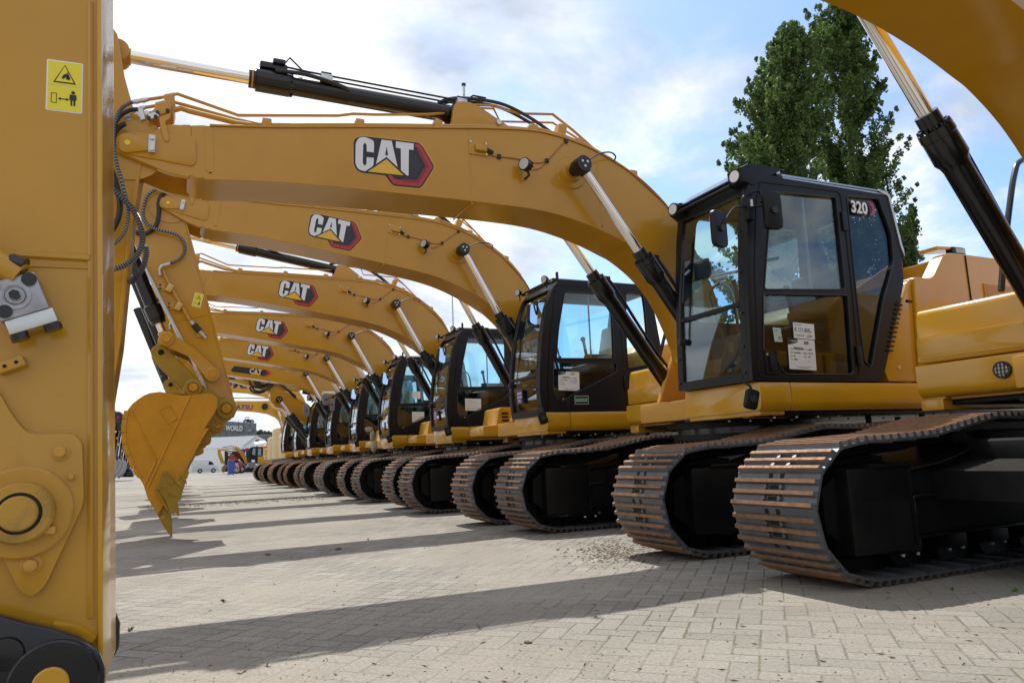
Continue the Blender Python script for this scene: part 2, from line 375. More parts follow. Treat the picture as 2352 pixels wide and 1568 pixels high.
def make_frame_mesh(far):
    """side frame; far: the one on the +Y side. drawn with its outer face at y<0"""
    mb = MB()
    # front idler and rear sprocket
    mb.cyl((-1.76, -.06, .415), (-1.76, .06, .415), .285, UND, 28); mb.cyl((-1.76, -.13, .415), (-1.76, .13, .415), .12, UND, 16)
    mb.cyl((1.80, -.03, .435), (1.80, .03, .435), .31, UND, 28); mb.cyl((1.80, -.25, .435), (1.80, .2, .435), .2, UND, 20)
    # idler yoke guard
    mb.box(-1.84, -1.32, -.29, .29, .17, .665, UND, .03)
    mb.prism([(-1.95, .32), (-1.84, .24), (-1.84, .62), (-1.95, .55)], -.2, .2, UND)
    mb.prism([(-1.84, .67), (-1.32, .67), (-1.32, .72), (-1.5, .74), (-1.75, .70)], -.12, .12, UND, .01)
    mb.box(-1.66, -1.31, -.30, .30, .655, .685, BLK, .012)
    # main side beam with swept top flange
    mb.prism([(-1.32, .25), (1.45, .25), (1.55, .35), (1.5, .72), (1.0, .76), (-.60, .76), (-1.05, .655), (-1.32, .63)], -.26, .26, UND, .012, 2)
    mb.prism([(-1.32, .647), (-1.05, .672), (-.60, .777), (1.0, .777), (1.0, .762), (-.60, .762), (-1.05, .657), (-1.32, .632)], -.31, .31, UND, .004)
    mb.prism([(-1.32, .485), (-.8, .50), (1.4, .50), (1.4, .48), (-.8, .48), (-1.32, .465)], -.30, .30, BLK, .004)
    mb.box(-1.32, 1.45, -.285, .285, .235, .252, BLK, .004)
    mb.box(-1.33, -1.31, -.297, .297, .20, .66, BLK, .004)
    mb.box(.95, 1.95, -.20, .20, .55, .865, UND, .04); mb.box(-.30, .65, -.12, .12, .76, .86, UND, .02)
    # rollers, their bolts, carrier rollers
    for i in range(7):
        x = -1.28+i*.42
        mb.cyl((x, -.13, .135), (x, .13, .135), .085, UND, 16); mb.box(x-.09, x+.09, -.22, .22, .14, .23, UND, .01)
        for dx in (-.065, .065):
            for yy in (-.2, .2): mb.cyl((x+dx, yy, .125), (x+dx, yy, .142), .014, ZNC, 6)
    for x in (-.6, .72):
        mb.cyl((x, -.14, .815), (x, .14, .815), .075, UND, 16); mb.box(x-.05, x+.05, -.03, .03, .69, .82, UND)
    ob = mb.build('track_frame', None, 35); me = ob.data; bpy.data.objects.remove(ob); return me
FRM = make_frame_mesh(False)
def mk_sticker():
    mb = MB(); mb.box(-.045, .045, -.004, 0, -.05, .05, WHT, .001); mb.box(-.018, .012, -.0055, -.004, -.03, .0, GRN); mb.box(-.035, .035, -.0055, -.004, .022, .027, GRN)
    ob = mb.build('service_sticker', None, 0); me = ob.data; bpy.data.objects.remove(ob); return me
STK = mk_sticker()
def mesh_obj(name, me, parent, loc=(0, 0, 0), rz=0):
    o = bpy.data.objects.new(name, me); scene.collection.objects.link(o); o.parent = parent; o.location = loc; o.rotation_euler.z = rz; return o

def undercarriage(root, gauge=2.38, trk=None, sx=1, rel=0):
    for s_ in (-1, 1):
        t = mesh_obj('crawler_track', trk or TRK, root, (0, s_*gauge/2, 0))
        f = mesh_obj('track_frame', FRM, root, (0, s_*gauge/2, 0))
        if sx: mesh_obj('service_sticker', STK, f, (-.98, -.262, .56))
    mb = MB(); mb.box(-.75, .75, -.95, .95, .42, .80, UND, .06)
    mb.prism([(-1.1, .45), (-.5, .45), (-.5, .72), (-1.1, .62)], -.95, .95, UND, .02); mb.prism([(.5, .45), (1.1, .45), (1.1, .62), (.5, .72)], -.95, .95, UND, .02)
    mb.cyl((0, 0, .78), (0, 0, .90), .60, UND, 40)
    mb.build('car_body', root)
    mb = MB(); mb.cyl((0, 0, .88), (0, 0, .94), .69, UND, 48); mb.cyl((0, 0, .94), (0, 0, 1.0), .64, BLK, 48); mb.cyl((0, 0, 1.0), (0, 0, 1.07), .72, UND, 48)
    for k in range(48):
        a = 2*math.pi*k/48; mb.cyl((.665*math.cos(a), .665*math.sin(a), .845), (.665*math.cos(a), .665*math.sin(a), .885), .013, BLK, 6)
    mb.build('slewing_ring', root)

def platform(root, kind='A', yp=None):
    yp = yp or YELS
    mb = MB()
    # left (near) sill: rounded box rail with turned front corner
    def rail(y0, y1, x0, x1):
        sec = [(y0+.03, 1.085), (y0+.004, 1.12), (y0, 1.16), (y0, 1.285), (y0+.012, 1.315), (y0+.05, 1.325), (y1, 1.325), (y1, 1.085)]
        if y0 > 0: sec = [(-a, b) for a, b in [(-y1+.03, 1.085), (-y1+.004, 1.12), (-y1, 1.16), (-y1, 1.285), (-y1+.012, 1.315), (-y1+.05, 1.325), (-y0, 1.325), (-y0, 1.085)]]
        mb.prism(sec, x0, x1, yp, .012, 2, axis='x')
    rail(-1.46, -.50, -1.08, -.75); rail(-1.46, -1.25, -.745, 3.1)
    mb.box(-1.06, -.8, -1.42, -.52, 1.05, 1.10, yp, .01)
    mb.build('sill_rail', root); mb = MB(); rail(1.25, 1.46, -.4, 3.1); mb.box(-.4, 3.1, 1.27, 1.44, 1.01, 1.09, yp, .01); mb.build('sill_rail', root)
    mb = MB(); mb.box(-.36, 2.5, -1.24, 1.24, 1.079, 1.30, BRK, .01); mb.box(-.92, -.36, -.46, .46, 1.082, 1.27, BRK, .01); mb.box(-.36, -.30, .46, .60, 1.085, 1.32, YEL, .004)
    mb.box(-.95, 2.6, -1.40, -.3, 1.045, 1.078, UND, .005); mb.box(-.3, 2.6, .3, 1.40, 1.045, 1.078, UND, .005); mb.box(-.34, .2, .75, .79, 1.03, 1.06, UND); mb.box(.7, 2.6, -.3, .3, 1.045, 1.078, UND, .005)
    for k in range(14):
        x = -.8+k*.25
        for y in (-1.3, -.75): mb.cyl((x, y, 1.03), (x, y, 1.047), .012, ZNC, 6)
    for x, y in ((.8, -.9), (1.1, .4), (1.6, -.6), (2.0, -1.0), (1.3, -1.1)): mb.box(x-.02, x+.02, y-.02, y+.02, .97, 1.05, UND, .004)
    for k in range(5): mb.box(-1.02+k*.12, -.97+k*.12, -1.25+.02*k, -1.17+.02*k, 1.04, 1.075, BRK, .004)
    # boom foot brackets
    mb.prism([(-.75, 1.3), (.1, 1.3), (.1, 1.75), (-.25, 2.0), (-.45, 1.95), (-.62, 1.6)], -.40, -.34, BRK, .01); mb.prism([(-.75, 1.3), (.1, 1.3), (.1, 1.75), (-.25, 2.0), (-.45, 1.95), (-.62, 1.6)], .34, .40, BRK, .01)
    mb.build('upper_deck', root)
def toolbox(root, kind='A'):
    mb = MB(); y0, y1 = .86, 1.46
    if kind == 'A':
        mb.prism(rounded([(-.45, 1.095, .09), (1.0, 1.095), (1.0, 1.335), (-.45, 1.335, .012)], .02, 5), .60, 1.42, YELS, .035, 3)
        mb.prism(rounded([(-.43, 1.345, .03), (.8, 1.345), (.8, 1.74), (-.38, 1.745, .05)], .02, 5), .615, 1.41, YELS, .04, 3)
        # pressed crease across the front of the upper box
        mb.prism(rounded([(.64, 1.53), (1.395, 1.535), (1.39, 1.375), (.65, 1.37)], .03, 4), -.436, -.415, YELS, .005, 2, axis='x')
        ob = mb.build('front_storage_box', root)
        c = (-.46, .80, 1.235); l = MB(); l.lathe((c[0]-.012, c[1], c[2]), (1, 0, 0), [(0, .044), (.0, .056), (.02, .058), (.02, .03)], RUB, 20); l.lathe((c[0]-.0128, c[1], c[2]), (1, 0, 0), [(0, .042), (.01, .042)], LMP, 16)
        for k in range(3): l.box(c[0]-.019, c[0]-.0135, c[1]-.046, c[1]+.046, c[2]-.027+k*.025, c[2]-.022+k*.025, RUB); l.box(c[0]-.020, c[0]-.014, c[1]-.026+k*.024, c[1]-.021+k*.024, c[2]-.046, c[2]+.046, RUB)
        l.build('round_lamp', ob)
        l = MB(); l.tube(catmull([P0(2300, 668, .75), P0(2305, 600, .75), P0(2318, 480, .75), P0(2330, 400, .75), P0(2345, 370, .75), P0(2400, 355, .75), P0(2520, 340, .75)], 6), .020, BLK, 10); l.build('hand_rail', root)
        l = MB(); l.prism(rounded([(.8, 1.34), (1.3, 1.34), (1.3, 1.74), (.95, 1.74, .03), (.8, 1.73, .02)], .03), .62, 1.44, YELS, .03, 2); l.build('tank_cover', root)
    else:
        mb.prism(rounded([(-.98, 1.10, .05), (.2, 1.10), (.2, 1.55), (-.70, 1.55, .05), (-.75, 1.28, .01), (-.98, 1.26, .03)], .02), y0+.02, y1, YELS, .02, 2)
        for k in range(14): mb.box(-.97+k*.02, -.962+k*.02, y0+.05, y1-.03, 1.262, 1.272, YELS)
        ob = mb.build('front_storage_box', root)
        l = MB()
        for k in range(3): l.box(-.66, -.55, y0+.012, y0+.03, 1.33+k*.055, 1.36+k*.055, DRK)
        l.build('vent_slot', ob)
        l = MB(); l.tube(catmull([(-.55, y0-.02, 1.30), (-.58, y0-.03, 1.18), (-.45, y0-.02, 1.12), (-.2, y0, 1.12)], 5), .013, RUB, 8); l.build('drain_hose', root)
def engine_house(root, kind='A', yp=None):
    yp = yp or YELS; mb = MB()
    if kind == 'A':
        r = lambda x, y: ((3500+x/2.24)/1.7415, (950+y/2.24)/1.7415)
        S = lambda pts: P1s([r(*p) for p in pts], -1.42)
        # side door next to cab
        mb.prism(rounded([(.47, 1.335), (.85, 1.335), (.93, 2.30), (.875, 2.28, .03), (.41, 1.46, .04)], .02), -1.43, -1.2, yp, .015, 2)
        mb.prism(rounded([(.86, 1.335), (3.2, 1.335), (3.2, 2.60), (1.72, 2.605, .05), (1.43, 2.60, .09), (1.20, 2.32, .07), (.99, 2.325, .05), (.94, 2.32, .04)], .02), -1.46, -1.32, yp, .04, 3)
        mb.box(1.50, 3.2, -1.33, -.35, 1.335, 2.58, yp, .03); mb.box(.95, 1.50, -1.33, -.96, 1.335, 2.25, YEL, .01)
        o = mb.build('engine_cover', root)
        d = MB(); d.box(1.72, 1.732, -1.470, -1.44, 1.5, 2.59, DRK); d.build('panel_gap', o)
        d = MB(); d.box(1.95, 2.5, -1.475, -1.46, 2.10, 2.32, BRK, .004)
        for k in range(10): d.box(1.97, 2.48, -1.480, -1.474, 2.11+k*.021, 2.12+k*.021, YEL)
        d.build('air_grille', o)
        d = MB(); d.prism([(1.42, 2.68), (1.80, 2.70), (1.80, 2.685), (1.42, 2.64)], -1.40, -1.2, yp, .005); d.box(1.62, 1.82, -1.42, -1.34, 2.60, 2.69, BLK, .015); d.box(1.66, 1.80, -1.428, -1.418, 2.625, 2.675, LMP, .004); d.build('side_lamp', o)
        d = MB(); d.prism([(.75, 2.3), (1.5, 2.70), (1.5, 2.0), (.75, 2.0)], -.95, -.93, YEL, .004); d.build('hood_side', root)
        d = MB(); d.cyl((.62, -1.436, 1.46), (.62, -1.428, 1.46), .018, ZNC, 12); d.build('door_bolt', o)
    else:
        mb.prism(rounded([(.70, 1.335), (2.5, 1.335), (2.5, 2.30), (1.2, 2.35, .1), (.9, 2.25, .1), (.70, 2.2, .05)], .03), -1.42, -.35, yp, .04, 2); mb.build('engine_cover', root)
    mb = MB(); mb.prism(rounded([(.9, 1.335), (2.9, 1.335), (2.9, 2.40), (1.2, 2.42, .1), (.9, 2.2, .1)], .05), -.33, 1.44, yp, .05, 2); mb.build('engine_hood', root)
    mb = MB(); mb.cyl((1.9, .5, 2.38), (1.9, .5, 2.66), .07, BLK, 16); mb.build('exhaust_pipe', root)
    mb = MB(); mb.prism([(2.9, -1.46), (2.9, 1.46), (3.3, 1.40), (3.5, .8), (3.55, 0), (3.5, -.8), (3.3, -1.40)], 1.02, 2.35, yp, .08, 3, axis='z'); mb.build('counterweight', root)

def lamp(parent, c, d, r=.045, name='work_lamp'):
    """round work lamp: c lens centre, d looking direction"""
    d = Vector(d).normalized(); c = Vector(c); mb = MB()
    mb.lathe(c, -d, [(0, r*.9), (0, r), (.012, r*1.04), (.03, r), (.06, r*.75), (.075, r*.5)], BLK, 18); mb.lathe(c+d*.0005, -d, [(0, r*.88), (.006, r*.88)], LMP, 18)
    for k in range(6):
        a = k*math.pi/3; t = Vector((0, 0, 1)).cross(d).normalized()*math.cos(a)+Vector((0, 0, 1))*math.sin(a)
        mb.cyl(c-d*.03+t*r*.75, c-d*.055+t*r*.7, .006, BLK, 5)
    mb.tube([c-d*.05-Vector((0, 0, r*.7)), c-d*.055-Vector((0, 0, r*2.0)), c-d*.045-Vector((0, 0, r*2.4))], .009, BLK, 6)
    return mb.build(name, parent)
def mirror(parent, c, w, h, rz, name='mirror', glassy=False, arm=None, tilt=0):
    M = Matrix.Translation(c) @ Matrix.Rotation(rz, 4, 'Z') @ Matrix.Rotation(tilt, 4, 'Y'); mb = MB()
    bm = bmesh.new(); out = rounded([(-w/2, -h/2), (w/2, -h/2), (w/2, h/2), (-w/2, h/2)], w*.3, 5)
    t = MB(); t.prism(out, -.022, .022, GREY if glassy is None else CABB, .012, 2); bm.free()
    mb.raw([M @ v for v in t.v], t.f, t.mats[0])
    g = MB(); g.prism([(a*.9, b*.93) for a, b in out], (-.0245 if glassy else .0225), (-.0225 if glassy else .0245), MIR)
    mb.raw([M @ v for v in g.v], g.f, MIR)
    mb.cyl(M @ Vector((0, .02 if glassy else -.02, 0)), M @ Vector((0, .05 if glassy else -.045, 0)), .03, RUB, 12)
    if arm: mb.tube(catmull(arm, 5), .011, CABB, 8)
    return mb.build(name, parent)
def seat(parent, x, z, wrapped=False, y=-.95):
    m1 = PLW if wrapped else SEA; mb = MB()
    mb.box(x-.25, x+.25, y-.24, y+.24, z, z+.14, m1, .05, 3); M = Matrix.Translation((x+.24, y, z+.1)) @ Matrix.Rotation(R(12), 4, 'Y')
    mb.box(-.07, .07, -.24, .24, 0, .60, m1, .05, 3, M=M); mb.box(-.05, .05, -.13, .13, .58, .80, m1, .05, 3, M=M)
    mb.box(x-.2, x+.2, y-.2, y+.2, z-.30, z, SEA, .03)
    for s_ in (-1, 1): mb.box(x-.32, x+.18, y+s_*.32-.06, y+s_*.32+.06, z+.16, z+.24, SEA, .03)
    mb.cyl((x-.3, y-.32, z+.2), (x-.34, y-.32, z+.42), .02, SEA, 8); mb.ball((x-.345, y-.32, z+.44), .035, SEA)
    return mb.build('seat', parent)
def console(parent, x, z):
    mb = MB(); mb.box(x-.1, x+.05, -1.3, -.6, z-.3, z+.02, SEA, .03); mb.tube([(x, -1.0, z), (x-.12, -1.0, z+.5)], .018, SEA, 8)
    mb.box(x-.16, x-.13, -.72, -.52, z+.6, z+.78, SEA, .01)
    for k in range(2): mb.tube([(x+.05, -1.12+k*.22, z-.3), (x-.05, -1.12+k*.22, z+.28)], .012, SEA, 6)
    mb.tube(catmull([(x-.02, -.75, z-.1), (x-.14, -.7, z+.4), (x-.02, -.7, z+.55)], 5), .012, SEA, 6)
    return mb.build('control_console', parent)

def sheet(parent, x0, z0, x1, z1, y, code, extra=(), rot=-.035, tab=True, name='price_sheet'):
    """white number sheet stuck on a pane looking towards -Y; x0,z0 top left, x1,z1 bottom right"""
    mb = MB(); w, h = x1-x0, z0-z1; M = Matrix.Translation((x0, y, z0)) @ Matrix.Rotation(-rot, 4, 'Y')
    def pl(poly, d, m): t = MB(); t.prism(poly, -d-.0008, -d, m); mb.raw([M @ v for v in t.v], t.f, m)
    pl(rounded([(0, 0), (w, 0), (w, -h), (0, -h)], .008), 0, WHT)
    if tab: pl(rounded([(0, .002), (w*.36, .002), (w*.36, -h*.12), (0, -h*.22)], .006), .001, LGB)
    def tx(s_, u, v, size, m, bold=0, sx=1): mb.text(s_, size, M @ Matrix.Translation((u*w, -.0022, -v*h)) @ Matrix(((1, 0, 0, 0), (0, 0, -1, 0), (0, 1, 0, 0), (0, 0, 0, 1))), m, bold, .0002, sx=sx)
    if tab: tx('BAS', .05, .105, h*.07, GRN, .0004); tx('WORLD', .15, .105, h*.07, WHT, .0004)
    for k in range(9): pl([(w*(.60+k*.02), -h*.06), (w*(.60+k*.02)+w*(.007 if k % 3 else .013), -h*.06), (w*(.60+k*.02)+w*(.007 if k % 3 else .013), -h*.16), (w*(.60+k*.02), -h*.16)], .0012, LGB)
    tx('Code', .07, .355, h*.06, GREY); tx(code, .19, .355, h*.115, LGB, .0009, .95)
    for t_, u, v, b in extra: tx(t_, u, v, h*.068, LGB if b else GREY, .0004 if b else 0)
    for k in range(2): pl([(w*(.25+.08*k), -h*(.90+k*.05)), (w*(.8-.12*k), -h*(.90+k*.05)), (w*(.8-.12*k), -h*(.91+k*.05)), (w*(.25+.08*k), -h*(.91+k*.05))], .0012, BLU if k == 0 else GREY)
    return mb.build(name, parent, 0)
def plain_note(parent, x0, z0, x1, z1, y, lines=4, m=None, name='paper_note'):
    mb = MB(); mb.prism([(x0, z0), (x1, z0-.006), (x1, z1-.006), (x0, z1)], y-.001, y, m or WHT)
    for k in range(lines): zz = z0-(z0-z1)*(.18+k*.62/max(1, lines-1)); mb.prism([(x0+.02, zz), (x0+(x1-x0)*random.uniform(.6, .92), zz-.004), (x0+(x1-x0)*random.uniform(.6, .92), zz-.009), (x0+.02, zz-.005)], y-.0018, y-.001, GREY)
    return mb.build(name, parent, 0)
# ------------------------------------------------------------------ cabs
def c5(x, y): return (1493+x*.40283, 344.5+y*.40283)
def b2(x, y): return (1148.4+x*.27464, 602.9+y*.27464)
CABA = dict(y0=-1.45, y1=-.48, out=[(-1.11, 1.33, .02), (-1.06, 2.2, .1), (-.97, 2.92, .05), (-.93, 3.08, .04), (-.63, 3.12), (.60, 3.13), (.72, 3.09, .05), (.815, 2.6, .05), (.80, 2.26, .05), (.36, 1.33, .02)],
  holes=[[(-.745, 2.965, .08), (.03, 3.0, .03), (.022, 2.145, .03), (-.93, 2.09, .03)], [(-.945, 2.05, .03), (.037, 2.095, .03), (.005, 1.39, .05), (-.795, 1.38, .05), (-.885, 1.553, .03), (-1.0, 1.575, .03)],
         [(.17, 3.03, .03), (.585, 3.056, .05), (.705, 2.72, .05), (.69, 2.44, .05), (.50, 2.10, .05), (.235, 1.45, .03), (.155, 1.50, .03), (.15, 2.15, .05)]],
  front=[(-1.14, 1.33), (-1.12, 1.8), (-1.09, 2.3), (-1.04, 2.75), (-.99, 3.03)], mid=1.98, roof=3.13, roofx=(-.95, .72), rear=[(.72, 3.09), (.815, 2.6), (.80, 2.26), (.76, 2.16)])
CABB_ = dict(y0=-1.42, y1=-.48, out=[(-1.02, 1.285, .02), (-1.03, 1.7, .1), (-.97, 2.3, .2), (-.885, 2.85, .1), (-.80, 3.02, .1), (-.17, 3.051), (.50, 3.052, .05), (.64, 2.95, .08), (.70, 2.54, .1), (.75, 2.2, .1), (.69, 1.285, .02)],
  holes=[[(-.72, 2.885, .06), (0, 2.89, .03), (-.017, 2.02, .03), (-.89, 2.005, .03), (-.84, 2.38, .1)], [(-.94, 1.955, .03), (.012, 1.95, .03), (.007, 1.84, .05), (-.88, 1.45, .08), (-.955, 1.58, .05)],
         [(.225, 2.92, .05), (.51, 2.926, .05), (.53, 2.70, .05), (.545, 1.95, .05), (.19, 1.89, .03), (.185, 2.19, .03)]],
  front=[(-1.12, 1.29), (-1.15, 1.6), (-1.13, 1.9), (-1.08, 2.3), (-1.0, 2.66), (-.91, 2.90), (-.82, 3.02)], mid=1.80, roof=3.06, roofx=(-.82, .6), rear=[(.64, 2.95), (.70, 2.54), (.75, 2.2), (.74, 1.9)])
def make_cab(root, S, kind):
    y0, y1 = S['y0'], S['y1']; mb = MB()
    out = rounded(S['out'], .01, 4); holes = [rounded(h, .03, 5) for h in S['holes']]
    holed(mb, out, holes, y0, y0+.05, CABB)
    farh = [rounded([(-.93, 1.98), (.5, 2.0), (.55, S['roof']-.12), (-.80, S['roof']-.12), (-.93, 2.3)], .1, 4)]
    holed(mb, out, farh, y1-.05, y1, CABB)
    # roof, floor, rear
    x0, x1 = S['roofx']; z = S['roof']
    mb.prism(rounded([(y0+.005, z-.05, .02), (y0+.02, z+.0, .03), (y0+.12, z+.035, .05), (y1-.12, z+.035, .05), (y1-.005, z-.04, .03)], .02), x0, x1, CABB, .015, 2, axis='x')
    mb.box(-1.08, .4, y0+.06, y1-.06, 1.33, 1.40, SEA)
    rear = S['rear']
    for i in range(len(rear)-1):
        if i == 1 or True:
            (xa, za), (xb, zb) = rear[i], rear[i+1]
            w = .12 if i < 2 else (y1-y0)/2
            mb.prism([(xa-.04, za), (xa, za), (xb, zb), (xb-.04, zb)], y0+.01, y0+w, CABB); mb.prism([(xa-.04, za), (xa, za), (xb, zb), (xb-.04, zb)], y1-w, y1-.01, CABB)
    mb.box(rear[0][0]-.05, rear[0][0], y0+.1, y1-.1, z-.12, z-.02, CABB)
    # rear lower wall
    mb.prism([(rear[-1][0], rear[-1][1]), (rear[-1][0]-.04, rear[-1][1]), (.33, 1.34), (.37, 1.34)] if kind == 'A' else [(.75, 1.95), (.71, 1.95), (.65, 1.30), (.69, 1.30)], y0+.02, y1-.02, CABB)
    # front pillars follow the curve of the windscreen
    F = S['front']
    ro = [(a, b) for a, b in F]; ri = [(a+.075, b) for a, b in F][::-1]
    mb.prism(ro+ri, y0+.045, y0+.115, CABB, .012, 2); mb.prism(ro+ri, y1-.085, y1-.005, CABB, .012, 2)
    mb.prism(ro+[(a+.11, b) for a, b in F][::-1], y0+.0, y0+.05, CABB, .012, 2)
    def fx(zz):
        for (xa, za), (xb, zb) in zip(F, F[1:]):
            if za <= zz <= zb: return xa+(xb-xa)*(zz-za)/(zb-za)
        return F[-1][0] if zz > F[-1][1] else F[0][0]
    zb_, zt_ = F[0][1], F[-1][1]
    for za, zz, t in ((zb_, zb_+.075, .05), (S['mid']-.018, S['mid']+.018, .03), (zt_-.09, zt_, .05)):
        mb.prism([(fx(za)-.004, za), (fx(zz)-.004, zz), (fx(zz)+t, zz), (fx(za)+t, za)], y0+.11, y1-.08, CABB, .006)
    cab = mb.build('cab', root, 30)
    # glass
    g = MB(); ff = [(fx(zb_+.03+k*(zt_-zb_-.06)/10)+.022, zb_+.03+k*(zt_-zb_-.06)/10) for k in range(11)]
    g.prism(ff+[(a+.006, b) for a, b in ff][::-1], y0+.10, y1-.07, GLS); g.build('windscreen', cab, 30)
    def grow(h, d):
        c = sum((Vector(p[:2]) for p in h), Vector((0, 0)))/len(h); return [((p[0]-c.x)*d+c.x, (p[1]-c.y)*d+c.y) for p in h]
    for h, nm, gm in ((S['holes'][0], 'door_window', GLS), (S['holes'][1], 'lower_door_pane', GLD), (S['holes'][2], 'rear_side_window', GLS if kind != 'A' else GLD)):
        g = MB(); g.prism(grow(rounded(h, .03, 5), 1.03), y0+.020, y0+.027, gm); g.build(nm, cab, 0)
    g = MB(); g.prism(grow(farh[0], 1.02), y1-.03, y1-.024, GLS); g.build('far_side_window', cab, 0)
    # door seams and rubber window seals
    g = MB()
    for h in holes: g.tube([(a, y0-.002, b) for a, b in h]+[(h[0][0], y0-.002, h[0][1])], .007, RUB, 6)
    if kind == 'A':
        seam = [(-.86, 3.035), (.09, 3.06), (.105, 2.6), (.10, 2.1), (.075, 1.36), (-1.07, 1.355), (-1.02, 2.2), (-.93, 2.85), (-.86, 3.035)]
        for x, z0_ in ((.095, 2.78), (.09, 1.55)): g.box(x-.03, x+.035, y0-.018, y0, z0_-.09, z0_+.09, CABB, .008)
        hx = (-.925, 1.48)
    else:
        seam = [(-.86, 2.96), (.09, 2.975), (.11, 2.5), (.12, 1.93), (-.2, 1.80), (-.93, 1.42), (-.97, 1.31), (-.99, 1.7), (-.95, 2.3), (-.86, 2.96)]
        for x, z0_ in ((.11, 2.6), (.12, 1.7)): g.box(x-.02, x+.03, y0-.014, y0, z0_-.10, z0_+.10, CABB, .008)
        hx = (-.78, 1.42)
    g.tube([(a, y0-.001, b) for a, b in rounded([p for p in seam], .06, 4)], .006, DRK, 6); d = g.build('door_seam', cab, 30)
    g = MB(); g.box(hx[0]-.07, hx[0]+.06, y0-.008, y0, hx[1]-.10, hx[1]+.09, DRK, .01); g.box(hx[0]-.035, hx[0]+.0, y0-.03, y0-.006, hx[1]-.07, hx[1]+.05, CABB, .008); g.cyl((hx[0]-.045, y0-.012, hx[1]+.065), (hx[0]-.045, y0-.004, hx[1]+.065), .012, BRS, 10); g.build('door_handle', cab, 30)
    # roof curtain tube, inner handle, wiper, latch
    g = MB(); g.tube(catmull([(-.55, y1+.10, 1.9), (-.58, y1+.1, 2.3), (-.45, y1+.1, 2.42), (-.3, y1+.1, 2.3), (-.24, y1+.1, 1.7)], 6), .012, ZNC, 6); g.box(-.36, -.345, y0+.028, y0+.045, (S['holes'][0][3][1]), S['holes'][0][0][1], GREY); g.build('inner_rail', cab)
    g = MB(); zw = zb_+.45; g.tube([(fx(zw)-.03, y1-.10, zw), (fx(zw+.5)-.035, y1-.13, zw+.5), (fx(zw+.95)-.03, y1-.16, zw+.95)], .010, RUB, 6); g.tube([(fx(zw+.35)-.035, y1-.16, zw+.35), (fx(zw+1.0)-.03, y1-.18, zw+1.0)], .007, RUB, 6); g.cyl((fx(zw)-.04, y1-.09, zw), (fx(zw)+.02, y1-.09, zw), .03, RUB, 10); g.build('wiper', cab)
    for zz in (1.40, 1.62, 1.9, 2.25, 2.6):
        for yy in (y0+.08, y1-.045): g = MB(); g.cyl((fx(zz)-.012, yy, zz), (fx(zz)+.01, yy, zz), .012, RUB, 8); g.build('pillar_bolt', cab)
    return cab
def front_sticker(cab, y, z):
    mb = MB(); x = -1.162; mb.box(x-.0015, x, y-.07, y+.07, z-.09, z+.09, PRP)
    for k, s_ in enumerate(('DOUANE', 'CUSTOMS', 'ZOLL')):
        M = Matrix.Translation((x-.002, y, z+.035-k*.048)) @ Matrix(((0, 0, -1, 0), (-1, 0, 0, 0), (0, 1, 0, 0), (0, 0, 0, 1)))
        mb.text(s_, .036, M, WHT, .001, .0003, 'CENTER', sx=.85)
    return mb.build('customs_sticker', cab, 0)
